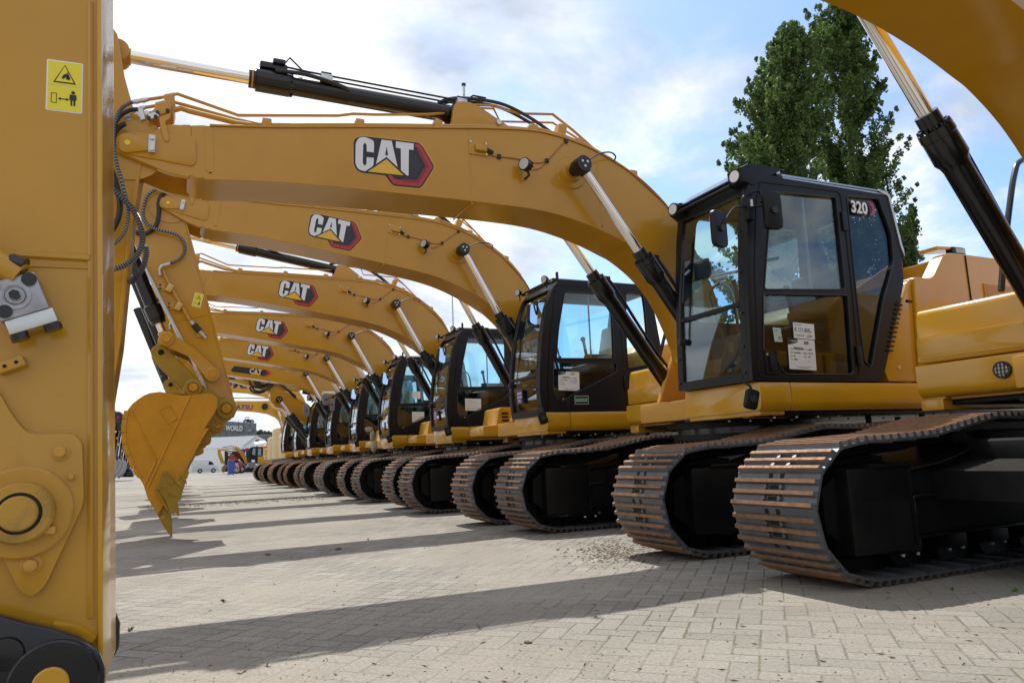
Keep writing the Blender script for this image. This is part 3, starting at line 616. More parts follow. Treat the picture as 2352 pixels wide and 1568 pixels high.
def roof_kit_A(cab, root):
    mb = MB()
    mb.prism([(-.58, 3.19), (-.98, 3.185), (-1.07, 3.14), (-1.055, 3.02), (-.95, 2.99), (-.86, 3.03)], -1.46, -1.28, CABB, .015, 2)
    mb.prism([(-.80, 3.16), (-1.04, 3.12), (-1.06, 3.03), (-.97, 2.98)], -.60, -.44, CABB, .015, 2)
    mb.tube([(-1.05, -1.3, 3.03), (-1.05, -.55, 3.03)], .02, CABB, 8)
    mb.build('light_housing', cab)
    mb = MB(); mb.prism([(-.90, 3.20), (-1.075, 3.075), (-1.075, 3.065), (-.90, 3.19)], -1.32, -.58, GLD); mb.build('sun_visor', cab)
    for nm, c in (('cab_lamp', (-1.062, -1.375, 3.085)), ('cab_lamp', (-1.062, -.52, 3.075))):
        mb = MB(); mb.lathe((c[0]-.012, c[1], c[2]), (1, .15, 0), [(0, .054), (0, .062), (.04, .066), (.09, .05)], RUB, 20); mb.lathe((c[0]-.0135, c[1], c[2]), (1, .15, 0), [(0, .050), (.01, .050)], WHT, 20); mb.build(nm, cab)
    mb = MB(); mb.cyl((-.66, -1.40, 3.15), (-.66, -1.40, 3.20), .02, ZNC, 10); mb.cyl((-.64, -1.40, 3.15), (-.60, -1.40, 3.17), .03, ZNC, 10)
    mb.prism([(y, z) for y, z in [(-1.455, 3.10), (-1.44, 3.145), (-1.38, 3.168), (-1.37, 3.16), (-1.43, 3.135), (-1.445, 3.10)]], -.6, .74, ZNC, 0, 1, axis='x')  # zinc strip added to draw the silver sun highlight along the roof edge
    mb.prism(rounded([(.60, 3.145), (.74, 3.11), (.83, 2.62), (.845, 2.58), (.845, 2.50), (.805, 2.60), (.715, 3.09), (.60, 3.125)], .02, 3), -1.462, -1.40, ZNC, .004)
    mb.build('roof_glint_trim', cab)
    # mirrors and bracket
    br = P1(*c5(565, 330), -1.47); m1 = P1(*c5(392, 450), -1.55); m2 = P1(*c5(697, 348), -1.60)
    mirror(cab, m1, .175, .30, R(14), arm=[br, ((br[0]+m1[0])/2, -1.52, br[2]-.04), (m1[0], m1[1]+.05 if False else m1[1]-.03, m1[2])])
    mirror(cab, m2, .165, .32, R(-10), arm=[br, (br[0]+.08, -1.55, br[2]-.0), (m2[0], -1.63, m2[2])])
    mb = MB(); mb.tube(catmull([P1(*c5(530, 320), -1.5), P1(*c5(535, 265), -1.5), P1(*c5(620, 235), -1.5), P1(*c5(635, 300), -1.52)], 5), .011, CABB, 8); mb.box(br[0]-.05, br[0]+.03, -1.50, -1.44, br[2]-.11, br[2]+.09, CABB, .01); mb.cyl((br[0], -1.5, br[2]+.0), (br[0], -1.5, br[2]+.06), .015, ZNC, 8); mb.build('mirror_bracket', cab)
    c = P1(*c5(578, 1420), -1.50); mirror(cab, c, .11, .16, R(-15), tilt=R(15), arm=[(c[0]-.02, -1.43, c[2]+.15), (c[0], -1.5, c[2]+.1), (c[0], -1.5, c[2])])
    # louvres on the black rear corner
    mb = MB()
    for k in range(11):
        z = 1.60+k*.043; x = .51+(z-1.6)*.46-.015; mb.box(x-.045, x+.04, -1.462, -1.448, z, z+.018, CABB, .004)
    mb.cyl((.80, -1.50, 2.07), (.74, -1.50, 2.07), .016, RUB, 8); mb.build('louvre', cab)
    # number decal on the rear side window
    mb = MB(); p = P1(*c5(1150, 340), -1.453); s = .155
    q = P1(*c5(1148, 352), -1.453)
    mb.text('320', s, tm(q[0]+.0, -1.4535, q[2], R(0)), LGB, .014, .0004, sx=.92); mb.text('320', s, tm(q[0], -1.455, q[2], R(0)), WHT, .004, .0004, sx=.92)
    hx = q[0]+.235; hz = q[2]+.055
    mb.prism([(hx, hz+.075), (hx+.055, hz+.055), (hx+.08, hz), (hx+.055, hz-.055), (hx, hz-.07), (hx+.02, hz-.045), (hx+.05, hz), (hx+.02, hz+.045)], -1.4565, -1.455, LGR)
    mb.build('model_number', cab, 0)
def roof_kit_B(cab, root, mir_mat=None):
    for px, py, y in ((365, 140, -1.38), (142, 250, -.62)):
        c = P2(*b2(px, py), y); lamp(cab, c, (-1, -.35, -.05), .050)
    mb = MB(); mb.tube(catmull([(-.86, -1.38, 3.02), (-.95, -1.3, 3.0), (-.97, -.95, 3.0), (-.95, -.62, 3.0), (-.86, -.55, 3.02)], 5), .014, CABB, 8)
    for k in range(7): mb.cyl((-.84, -1.3+k*.115, 3.05), (-.84, -1.3+k*.115, 3.075), .012, ZNC, 6)
    c = P2(*b2(485, 150), -1.40); mb.cyl((c[0], -1.38, 3.03), (c[0], -1.38, 3.15), .02, BLK, 8); mb.build('roof_rail', cab)
    c = P2(*b2(270, 435), -1.50); a = P2(*b2(400, 318), -1.45); b_ = P2(*b2(318, 328), -1.52)
    mirror(cab, c, .17, .27, R(28), glassy=True, tilt=R(8), arm=[a, b_, (b_[0]-.01, -1.50, c[2]+.02), (c[0]+.03, -1.48, c[2])])
    c = P2(*b2(358, 1300), -1.48); mirror(cab, c, .11, .15, R(-15), tilt=R(-18), arm=[(c[0], -1.42, c[2]+.14), (c[0], -1.5, c[2]+.1), (c[0], -1.5, c[2])])
# ------------------------------------------------------------------ boom
PV = (-.464, 1.75)
def shift(pts): return [(a-XC, b) for a, b in pts]
TOPL = [(.19, 3.385), (.7, 3.453), (1.41, 3.568), (2.15, 3.678), (2.52, 3.733), (2.92, 3.778), (3.17, 3.775), (3.43, 3.737), (3.69, 3.665), (4.05, 3.505), (4.27, 3.36), (4.475, 3.17), (4.72, 2.82), (4.93, 2.38), (5.06, 1.95)]
BOTL = [(4.72, 1.85), (4.62, 2.1), (4.48, 2.36), (4.28, 2.58), (4.05, 2.741), (3.9, 2.805), (3.64, 2.90), (3.3, 2.986), (2.97, 3.028), (2.49, 3.038), (1.8, 3.034), (.81, 3.015), (.16, 2.963)]
TOPC = catmull([(a, b, 0) for a, b in shift(TOPL)], 4); BOTC = catmull([(a, b, 0) for a, b in shift(BOTL)], 4)
def topz(x):
    for a, b in zip(TOPC, TOPC[1:]):
        if a[0] <= x <= b[0]: return a[1]+(b[1]-a[1])*(x-a[0])/(b[0]-a[0]+1e-9)
    return TOPC[0][1]
def capsule(p0, p1, ra, rb, n=10):
    p0, p1 = Vector(p0), Vector(p1); d = (p1-p0); a0 = math.atan2(d.y, d.x); out = []
    for k in range(n+1): a = a0+math.pi/2+math.pi*k/n; out.append((p0.x+ra*math.cos(a), p0.y+ra*math.sin(a)))
    for k in range(n+1): a = a0-math.pi/2+math.pi*k/n; out.append((p1.x+rb*math.cos(a), p1.y+rb*math.sin(a)))
    return out
def c4(x, y): return ((1700+x/1.568)/1.7415, (300+y/1.568)/1.7415)
def c3(x, y): return ((400+x/1.68)/1.7415, (100+y/1.68)/1.7415)
def make_boom(root, kind='A', ang=0, logo=True, yp=None, lampon=True, pipes=True):
    yp = yp or YEL; O = (PV[0], 0, PV[1]); NM = lambda: MB(*O); lo = (PV[0], 0, PV[1])
    nose = capsule((-5.722, 3.155), (-5.40, 3.20), .105, .17, 10); w = .24
    mb = NM()
    body = [(-5.30, 3.37), (-5.22, 3.385)]+[(a[0], a[1]) for a in TOPC]+[(PV[0]+.20, 1.78), (PV[0]+.10, 1.62), (PV[0]-.08, 1.58), (PV[0]-.17, 1.70)]+[(a[0], a[1]) for a in BOTC]+[(-5.25, 2.955), (-5.32, 2.975)]
    mb.prism(body, -w, w, yp, .006, 1)
    # fork plates at the nose
    fork = rounded([(-5.30, 3.375, .02), (-5.48, 3.352, .03), (-5.56, 3.27, .08), (-5.70, 3.26, .06), (-5.83, 3.20, .08), (-5.825, 3.10, .07), (-5.70, 3.06, .05), (-5.45, 2.97, .05), (-5.30, 2.955, .02)], .04, 6)
    mb.prism(fork, -w-.001, -w+.05, yp, .006); mb.prism(fork, w-.05, w+.001, yp, .006)
    # weld beads round the section
    for x in (-5.18, -3.05, -1.72):
        zt = topz(x); zb = 3.01 if x < -2 else (2.985 if x < -1.9 else 2.93)
        mb.prism([(x-(.03 if x < -5 else .006), zt-.012), (x+(.03 if x < -5 else .006), zt-.012), (x+(.045 if x < -5 else .02), zb+.006), (x-(.015 if x < -5 else -.008), zb+.006)], -w-.003, -w+.01, yp, .002)
        mb.tube([(x+.02, -w, zb), (x+.02, w, zb)], .008, yp, 5)
    # flange lips along top and bottom plates
    tp = [(a[0], a[1]) for a in TOPC]; lip = [(a, b+.012) for a, b in tp]+[(a, b-.004) for a, b in tp][::-1]
    mb.prism(lip, -w-.014, w+.014, yp, .003)
    bt = [(a[0], a[1]) for a in BOTC[:]]; lip = [(a, b+.006) for a, b in bt]+[(a, b-.012) for a, b in bt][::-1]
    mb.prism(lip, -w-.006, w+.006, yp, .003)
    boom = mb.build('boom', root, 30, loc=lo); boom.rotation_euler.y = ang
    # nose boss plates
    n = NM(); n.prism(rounded([(-5.80, 3.20, .1), (-5.55, 3.255, .03), (-5.50, 3.255, .03), (-5.27, 3.285, .06), (-5.26, 3.04, .06), (-5.5, 3.06), (-5.72, 3.075, .08), (-5.82, 3.12, .05)], .03, 5), -w-.012, -w, yp, .005, 2)
    n.prism(capsule((-5.722, 3.155), (-5.58, 3.16), .075, .04), -w-.030, -w-.012, yp, .006, 2); n.box(-5.585, -5.54, -w-.045, -w-.028, 3.10, 3.235, ZNC, .004)
    for z in (3.125, 3.21): n.cyl((-5.562, -w-.06, z), (-5.562, -w-.045, z), .018, ZNC, 6)
    n.cyl((-5.722, -w-.036, 3.155), (-5.722, -w-.028, 3.155), .02, STY, 12); n.cyl((-5.722, -w-.02, 3.155), (-5.722, w+.02, 3.155), .055, BRK, 20); n.build('nose_pin_plate', boom)
    # cylinder head boss ring
    n = NM(); cpx, cpz = 3.35-XC, 3.42
    n.lathe((cpx+.0, -w-.014, cpz), (0, 1, 0), [(0, .075), (0, .150), (.008, .158), (.014, .160)], yp, 36); n.lathe((cpx, -w-.05, cpz), (0, 1, 0), [(0, .05), (0, .085), (.03, .095), (.04, .1)], yp, 30); n.cyl((cpx, -.5, cpz), (cpx, .5, cpz), .05, BLK, 20)
    n.build('cylinder_boss', boom)
    if logo: make_logo(boom, O, w)
    if lampon:
        c = P1(1203, 378, -.36); c = (c[0], c[1], c[2]+.01)
        mb = NM(); d = Vector((-1, -.55, .05)).normalized()
        cc = Vector(c); mb.lathe(cc, -d, [(0, .052), (0, .060), (.012, .063), (.03, .060), (.075, .05), (.09, .03)], BLK, 20); mb.lathe(cc+d*.001, -d, [(0, .051), (.006, .051)], LMP, 20)
        for k in range(9): a_ = k*2*math.pi/9; t = Vector((d.y, -d.x, 0)).normalized()*math.cos(a_)+Vector((0, 0, 1))*math.sin(a_); mb.cyl(cc-d*.025+t*.058, cc-d*.085+t*.052, .005, BLK, 4)
        mb.tube([cc-d*.05-Vector((0, 0, .04)), cc-d*.05+Vector((.02, 0, -.09)), (cc.x+.07, -w, cc.z-.09)], .012, BLK, 6); mb.build('boom_lamp', boom)
        # junction box and wiring
        j = P1(*c4(335, 462), -w-.002); mb = NM(); mb.box(j[0]-.095, j[0]+.085, -w-.012, -w, j[2]-.065, j[2]+.065, yp, .006); mb.box(j[0]-.04, j[0]+.07, -w-.05, -w-.012, j[2]-.035, j[2]+.03, yp, .012, 3)
        for dx, dz in ((-.08, .05), (.07, .05), (.07, -.05)): mb.cyl((j[0]+dx, -w-.02, j[2]+dz), (j[0]+dx, -w-.012, j[2]+dz), .01, ZNC, 8)
        mb.cyl((j[0]+.07, -w-.03, j[2]-.01), (j[0]+.13, -w-.025, j[2]-.03), .018, RUB, 8); mb.build('junction_box', boom)
        mb = NM()
        P_ = lambda l: [P1(*c4(*q), -w-.006) for q in l]
        mb.tube(catmull(P_([(400, 485), (430, 508), (470, 512), (590, 528), (680, 550), (760, 540), (830, 470), (880, 415), (905, 405)]), 4), .006, WIRE, 5)
        mb.tube(catmull(P_([(680, 595), (720, 585), (765, 545), (800, 500), (860, 440), (890, 415)]), 4), .005, WIRE, 5)
        mb.tube(catmull(P_([(905, 405), (1000, 435), (1100, 490), (1250, 580), (1380, 690), (1500, 800)]), 4), .008, WIRE, 5)
        for q in ((465, 512), (765, 538), (885, 415)): v = P1(*c4(*q), -w-.01); mb.box(v[0]-.018, v[0]+.018, -w-.022, -w-.002, v[2]-.02, v[2]+.02, RUB, .004)
        mb.build('lamp_wire', boom)
        mb = NM(); mb.tube(catmull([P1(*c4(1035, 530), -.48), P1(*c4(1090, 495), -.42), P1(*c4(1160, 485), -.36), P1(*c4(1195, 510), -.28), P1(*c4(1185, 540), -.25)], 5), .008, RUB, 6); mb.build('grease_hose', boom)
    if pipes:
        mb = NM()
        def off(xs, d, y): return [(x, y, topz(x)+d) for x in xs]
        y = -.13
        Pp = lambda l, yy=y: [P1(*q, yy) for q in l]
        arc = [(-2.35+.05*k*1.0) for k in range(0, 30)]
        # main pipe
        mb.tube([P1(*c3(*a), -.17) for a in ((320, 602), (460, 580), (545, 560), (600, 578), (915, 658))]+off([-4.85+.25*k for k in range(11)], .065, y)+off([-2.3, -2.0, -1.75, -1.5, -1.3, -1.15, -1.0], .085, y)+[(-.82, y, 3.14), (-.70, y, 2.92)], .022, yp, 10)
        # second pipe
        mb.tube([P1(*c3(*a), -.12) for a in ((300, 556), (505, 522), (560, 535), (905, 632))]+off([-4.7+.25*k for k in range(11)], .035, y-.03)+off([-2.1, -1.75, -1.5, -1.25, -1.0], .035, y-.05)+[(-.85, y-.05, 3.04), (-.76, y-.05, 2.92)], .013, yp, 8)
        # thin upper pipe with its bends
        q = [c3(320, 502), c3(440, 484), c3(520, 464), c3(930, 608), c3(1600, 610), c3(1700, 598), c3(1850, 603), c3(2200, 602), c3(2352, 590), c4(210, 240), c4(275, 188), c4(430, 192), c4(590, 242), c4(800, 247), c4(925, 345)]
        mb.tube([P1(*a, -.06) for a in q]+[(-1.35, -.06, 3.60), (-1.0, -.06, 3.36)], .013, yp, 8)
        q = [c4(205, 300), c4(285, 205), c4(430, 212), c4(470, 292), c4(800, 300), c4(950, 395)]
        mb.tube([P1(*a, .06) for a in q], .011, yp, 8)
        mb.build('hydraulic_pipe', boom)
        for x in (-4.75, -4.0, -3.3, -2.35, -1.85, -1.25): mb = NM(); mb.box(x-.035, x+.035, -.19, .16, topz(x)+.008, topz(x)+.10, BRK, .006); mb.box(x-.03, x+.03, -.165, -.09, topz(x)+.095, topz(x)+.115, ZNC, .004); mb.build('pipe_clamp', boom)
        x = -2.02; mb = NM(); mb.prism([(x-.06, 3.80), (x+.03, 3.80), (x+.07, 3.97), (x-.02, 3.97)], -.12, -.02, BRK, .004); mb.build('pipe_stand', boom)
        # pipe manifold at the nose
        mb = NM(); S3 = lambda l, yl=-.2: [(P1(*c3(*q), yl)[0], P1(*c3(*q), yl)[2]) for q in l]
        mb.prism(S3([(330, 645), (470, 605), (485, 560), (475, 520), (372, 540), (370, 575), (345, 600)]), -.25, -.02, BRK, .008); mb.prism(S3([(432, 520), (432, 465), (498, 455), (508, 540), (495, 600), (470, 605)]), -.20, .05, BRK, .008)
        mb.prism(rounded(S3([(395, 640), (478, 615), (470, 650), (438, 672), (466, 780), (462, 804), (438, 806), (425, 785), (402, 680)]), .01), -.262, -.242, BRK, .004)
        mb.build('pipe_bracket', boom)
        mb = NM()
        for q in ((388, 612), (455, 600), (330, 650), (375, 640)): v = S3([q])[0]; mb.cyl((v[0], -.27, v[1]), (v[0], -.25, v[1]), .014, RUB, 8)
        v = S3([(322, 610), (350, 650)]); mb.prism(S3([(320, 622), (392, 602), (400, 640), (330, 662)]), -.265, -.252, ZNC, .004)
        mb.prism(S3([(432, 462), (500, 448), (502, 458), (432, 473)]), -.19, .03, ZNC, .003); mb.prism(S3([(372, 535), (430, 520), (432, 528), (373, 544)]), -.24, -.1, ZNC, .003); mb.prism(S3([(252, 570), (290, 562), (310, 640), (275, 650)]), -.22, -.12, ZNC, .006); mb.build('clamp_plate', boom)
        mb = NM()
        for a_, b_, yy, r in (((320, 502), (215, 520), -.06, .016), ((300, 556), (232, 575), -.12, .016), ((330, 600), (130, 650), -.17, .030), ((250, 600), (150, 668), -.10, .026)):
            a1, b1 = Vector(P1(*c3(*a_), yy)), Vector(P1(*c3(*b_), yy)); mb.cyl(a1, b1, r, ZNC, 12); mb.cyl(a1.lerp(b1, .2), a1.lerp(b1, .38), r*1.35, ZNC, 6); mb.cyl(a1.lerp(b1, .6), a1.lerp(b1, .8), r*1.3, ZNC, 6)
        mb.build('hose_fitting', boom)
    # stick cylinder lying on top of the boom
    sc = NM(); a = Vector((-5.83, 0, 3.968)); b = Vector((-3.02, 0, 3.935)); d = (b-a).normalized()
    c0 = a+d*.95
    sc.lathe(c0, d, [(0, .052), (0, .078), (.05, .078), (.055, .098), (.32, .098), (.34, .080), (2.0, .080), (2.02, .06)], BLK, 24)
    sc.lathe(c0+d*.02, d, [(0, .079), (.012, .080)], BRK, 24)
    sc.box(c0.x+.08, c0.x+.30, -.08, .06, c0.z+.08, c0.z+.135, BLK, .015); sc.box(c0.x+.18, c0.x+.28, -.11, -.03, c0.z+.12, c0.z+.16, BLK, .01)
    for k in range(12): a_ = k*math.pi/6; sc.cyl(c0+d*.30+Vector((0, .086*math.cos(a_), .086*math.sin(a_))), c0+d*.35+Vector((0, .086*math.cos(a_), .086*math.sin(a_))), .010, BLK, 6)
    sc.cyl(b-d*.06+Vector((0, -.1, 0)), b-d*.06+Vector((0, .1, 0)), .075, BLK, 16)
    cy = sc.build('stick_cylinder', root, 30, loc=lo); cy.rotation_euler.y = ang
    s2 = NM(); s2.tube([a, c0+d*.04], .052, CHR, 28); s2.cyl(a+Vector((0, -.09, 0)), a+Vector((0, .09, 0)), .085, BRK, 20); s2.tube([a, a+d*.09], .066, BRK, 20); s2.build('rod', cy)
    s2 = NM()
    for yy, zz in ((-.05, .15), (.02, .17)): s2.tube([c0+d*.24+Vector((0, yy, .13)), c0+d*.33+Vector((0, yy, zz+.09 if yy > 0 else .13)), c0+d*.48+Vector((0, yy, .125)), c0+d*1.88+Vector((0, yy, .125)), c0+d*1.97+Vector((0, yy, .20)), c0+d*2.1+Vector((0, yy, .20))], .009, BLK, 8)
    s2.tube(catmull([c0+d*.2+Vector((0, -.09, .06)), c0+d*.45+Vector((0, -.10, .07)), c0+d*.75+Vector((0, -.085, .03)), c0+d*.8+Vector((0, -.08, .0))], 5), .018, RUB, 8)
    s2.build('oil_line', cy)
    for t in (.62, 1.85): s2 = NM(); s2.box(c0.x+t-.05, c0.x+t+.05, -.088, -.02, c0.z+.055, c0.z+.115, ZNC, .008); s2.box(c0.x+t-.045, c0.x+t+.045, -.07, .05, c0.z+.115, c0.z+.14, BLK, .006); s2.build('line_clamp', cy)
    mb = NM(); mb.prism(rounded([(-3.17, 3.72), (-2.35, 3.74), (-2.55, 3.82, .1), (-2.95, 4.02, .09), (-3.13, 4.0, .08)], .04, 5), -.14, -.09, yp, .006, 2); mb.prism(rounded([(-3.17, 3.72), (-2.35, 3.74), (-2.55, 3.82, .1), (-2.95, 4.02, .09), (-3.13, 4.0, .08)], .04, 5), .09, .14, yp, .006, 2)
    mb.cyl((-2.7, -.16, 3.86), (-2.7, -.14, 3.86), .028, ZNC, 6); mb.build('cylinder_bracket', boom)
    if pipes:
        mb = NM()
        for dy in (-.04, .03): mb.tube(catmull([(-3.25, dy, 4.01), (-3.05, dy, 4.09), (-2.65, dy-.02, 4.10), (-2.35, dy-.04, 4.00), (-2.1, dy-.06, 3.86), (-2.0, dy-.08, 3.82)], 6), .016, RUB, 10)
        mb.cyl((-3.0, -.05, 4.12), (-3.0, -.05, 4.22), .012, ZNC, 8); mb.cyl((-3.0, -.05, 4.215), (-3.0, -.05, 4.235), .02, BLK, 10); mb.build('top_hose', boom)
    return boom
def make_logo(boom, O, w, d0=.002):
    L = lambda pts: [(lambda v: (v[0], v[2]))(P1((1380+x/5.6)/1.7415, (500+y/5.6)/1.7415, -w)) for x, y in pts]
    mb = MB(*O); k = 0
    def lay(pts, m, z, r=0):
        mb.prism(L(rounded(pts, r, 5) if r else pts), -w-d0-z*.0016, -w-d0-z*.0016+.0015, m)
    outer = [(190, 320, 120), (370, 250, 60), (1640, 400, 60), (1730, 470, 50), (1985, 910, 60), (1985, 970, 40), (1730, 1380, 60), (1660, 1420, 60), (1120, 1370, 60), (1040, 1330, 50), (900, 1135, 40), (360, 1075, 60), (250, 1010, 80), (190, 880, 60)]
    halo = [(175, 310, 120), (360, 232, 60), (1645, 380, 60), (1745, 455, 50), (2012, 910, 60), (2012, 970, 40), (1760, 1395, 60), (1670, 1450, 60), (1110, 1400, 60), (1030, 1350, 50), (890, 1155, 40), (350, 1095, 60), (235, 1025, 80), (172, 880, 60)]
    mb.prism(L(rounded(halo, 40, 5)), -w-d0, -w-d0+.0015, BRS if False else YELK)
    lay(outer, LGB, 1, 40)
    lay([(1560, 430), (1650, 440), (1700, 475), (1950, 905), (1955, 960), (1700, 1360), (1650, 1385), (1110, 1335), (1060, 1300), (950, 1130), (1045, 1135), (1105, 1215), (1640, 1300), (1870, 930), (1640, 515), (1570, 500)], LGR, 2)
    lay([(1600, 510), (1650, 515), (1870, 930), (1650, 1300), (1270, 1265), (1280, 1215), (1610, 1235), (1790, 930), (1620, 600)], LGD, 2.8)
    # honeycomb
    for i in range(6):
        for j in range(8):
            cx_, cy_ = 1480+i*52, 640+j*68+(34 if i % 2 else 0)
            if cx_ > 1700-(abs(cy_-900)*.45) or cy_ > 1150: continue
            lay([(cx_+26*math.cos(math.pi/3*q), cy_+26*math.sin(math.pi/3*q)) for q in range(6)], LGH, 2)
    lay([(235, 400, 110), (320, 285, 60), (440, 275, 60), (640, 360, 110), (645, 480, 20), (640, 625, 2), (482, 605, 2), (480, 450, 30), (440, 405, 35), (402, 450, 30), (392, 870, 35), (435, 925, 35), (478, 885, 30), (480, 730, 2), (640, 745, 2), (635, 900, 20), (600, 945, 20), (445, 1045, 4), (300, 1010, 80), (228, 880, 60)], LGW, 3.5, 8)
    lay([(815, 340), (1040, 365), (1172, 950), (925, 725), (690, 885)], LGW, 3.5)
    lay([(928, 490), (960, 690), (893, 682)], LGB, 4.3)
    lay([(1135, 375), (1533, 425), (1530, 570), (1425, 558), (1418, 1145), (1380, 1140), (1248, 1020), (1244, 535), (1135, 520)], LGW, 3.5)
    lay([(925, 775), (1310, 1137), (510, 1052)], LGY, 3.5)
    return mb.build('logo_decal', boom, 0)
def rotp(p, ang):
    x, z = p[0]-PV[0], p[1]-PV[1]; c, s = math.cos(ang), math.sin(ang); return (PV[0]+x*c+z*s, PV[1]-x*s+z*c)
def boom_cylinders(root, ang, rodlen=.95):
    cp = rotp((3.35-XC, 3.42), ang); ft = (-.36, 1.22)
    for s_ in (-1, 1):
        y = s_*.43; a = Vector((cp[0], y, cp[1])); b = Vector((ft[0], y, ft[1])); d = (b-a).normalized(); L = (b-a).length
        c0 = a+d*rodlen; mb = MB()
        mb.lathe(c0, d, [(0, .045), (0, .066), (.09, .068), (.095, .098), (.15, .100), (.155, .096), (.30, .098), (.33, .082), (.36, .076), (L-rodlen-.1, .076), (L-rodlen, .05)], BLK, 24)
        for k in range(12): t = k*math.pi/6; e1 = Vector((0, 1, 0)); e2 = d.cross(e1); o = e1*math.cos(t)*.083+e2*math.sin(t)*.083; mb.cyl(c0+d*.075+o, c0+d*.096+o, .011, BLK, 6)
        n = Vector((-d.z, 0, d.x)); n = n if n.x > 0 else -n
        mb.box(-.035, .035, -.03, .03, -.03, .03, BLK, .008, M=Matrix.Translation(c0+d*.16+n*.11))
        mb.cyl(b-Vector((0, .06, 0)), b+Vector((0, .06, 0)), .09, BLK, 16)
        cy = mb.build('boom_cylinder', root)
        mb = MB(); mb.tube([a+d*.06, c0+d*.02], .044, CHR, 28); mb.build('rod', cy)
        mb = MB(); mb.tube([a, a+d*.09], .055, BLK, 16); mb.lathe((a.x, y+s_*.065, a.z), (0, -s_, 0), [(0, .068), (0, .078), (.02, .08), (.13, .08), (.14, .07)], BLK, 28)
        mb.lathe((a.x, y+s_*.066, a.z), (0, s_, 0), [(0, .074), (.004, .074), (.006, .06)], RUB, 28)
        for k in range(3): t = R(30+120*k); mb.cyl((a.x+.030*math.cos(t), y+s_*.068, a.z+.030*math.sin(t)), (a.x+.030*math.cos(t), y+s_*.082, a.z+.030*math.sin(t)), .013, ZNC, 6)
        mb.build('end_cap', cy)
        mb = MB(); mb.tube(catmull([c0+d*.16+n*.13, c0+d*.35+n*.14, c0+d*.9+n*.115, c0+d*1.35+n*.13, c0+d*1.48+n*.19, c0+d*1.55+n*.13, c0+d*1.7+n*.12], 5), .017, RUB, 8); mb.build('cylinder_hose', cy)
# ------------------------------------------------------------------ sticks and buckets
def c6(x, y): return (252.66+x*.3662, 401.95+y*.3662)
def bk(x, y): return (241.2+x*.29297, 803.9+y*.29297)
def warn_sticker(parent, M, s=1):
    """yellow two-part warning label facing -Y, M places its centre"""
    mb = MB(); T = lambda poly, d, m: mb.raw([M @ v for v in MBp(poly, d)], [list(f) for f in MBf(poly)], m)
    def MBp(poly, d): return [Vector((a*s, -d-.0008, b*s)) for a, b in poly]+[Vector((a*s, -d, b*s)) for a, b in poly]
    def MBf(poly): n = len(poly); return [tuple(range(n)), tuple(range(n, 2*n))[::-1]]+[(i, (i+1) % n, n+(i+1) % n, n+i) for i in range(n)]
    T(rounded([(-.05, -.086), (.05, -.086), (.05, .086), (-.05, .086)], .006), 0, WHT)
    T([(-.046, -.082), (.046, -.082), (.046, -.001), (-.046, -.001)], .001, STY); T([(-.046, .001), (.046, .001), (.046, .082), (-.046, .082)], .001, STY)
    for a, b, m, d in ((.031, .058, LGB, .002), (.025, .050, STY, .003)):
        c_y = .036; T([(-a, c_y-b*.45), (a, c_y-b*.45), (0, c_y+b*.62)], d, m)
    T([(-.008, .026), (-.004, .022), (.006, .032), (.012, .022), (.014, .026), (.004, .042), (-.004, .036)], .004, LGB); T([(.004, .022), (.016, .022), (.014, .03), (.008, .05)], .004, LGH)
    for (x0, x1, z0, z1) in ((-.036, -.0345, -.058, -.028), (-.022, -.0205, -.058, -.028), (-.036, -.0205, -.0595, -.058), (-.036, -.0205, -.028, -.0265), (-.012, .008, -.0455, -.0425)): T([(x0, z0), (x1, z0), (x1, z1), (x0, z1)], .002, LGB)
    T([(-.017, -.044), (-.010, -.039), (-.010, -.049)], .002, LGB); T([(.013, -.044), (.006, -.039), (.006, -.049)], .002, LGB)
    T([(.018, -.064), (.022, -.064), (.0225, -.046), (.0255, -.046), (.026, -.064), (.030, -.064), (.031, -.044), (.034, -.044), (.033, -.026), (.015, -.026), (.014, -.044), (.017, -.044)], .002, LGB)
    T([(.024+.0055*math.cos(q), -.019+.0055*math.sin(q)) for q in [k*math.pi/5 for k in range(10)]], .002, LGB)
    return mb.build('warning_sticker', parent, 0)
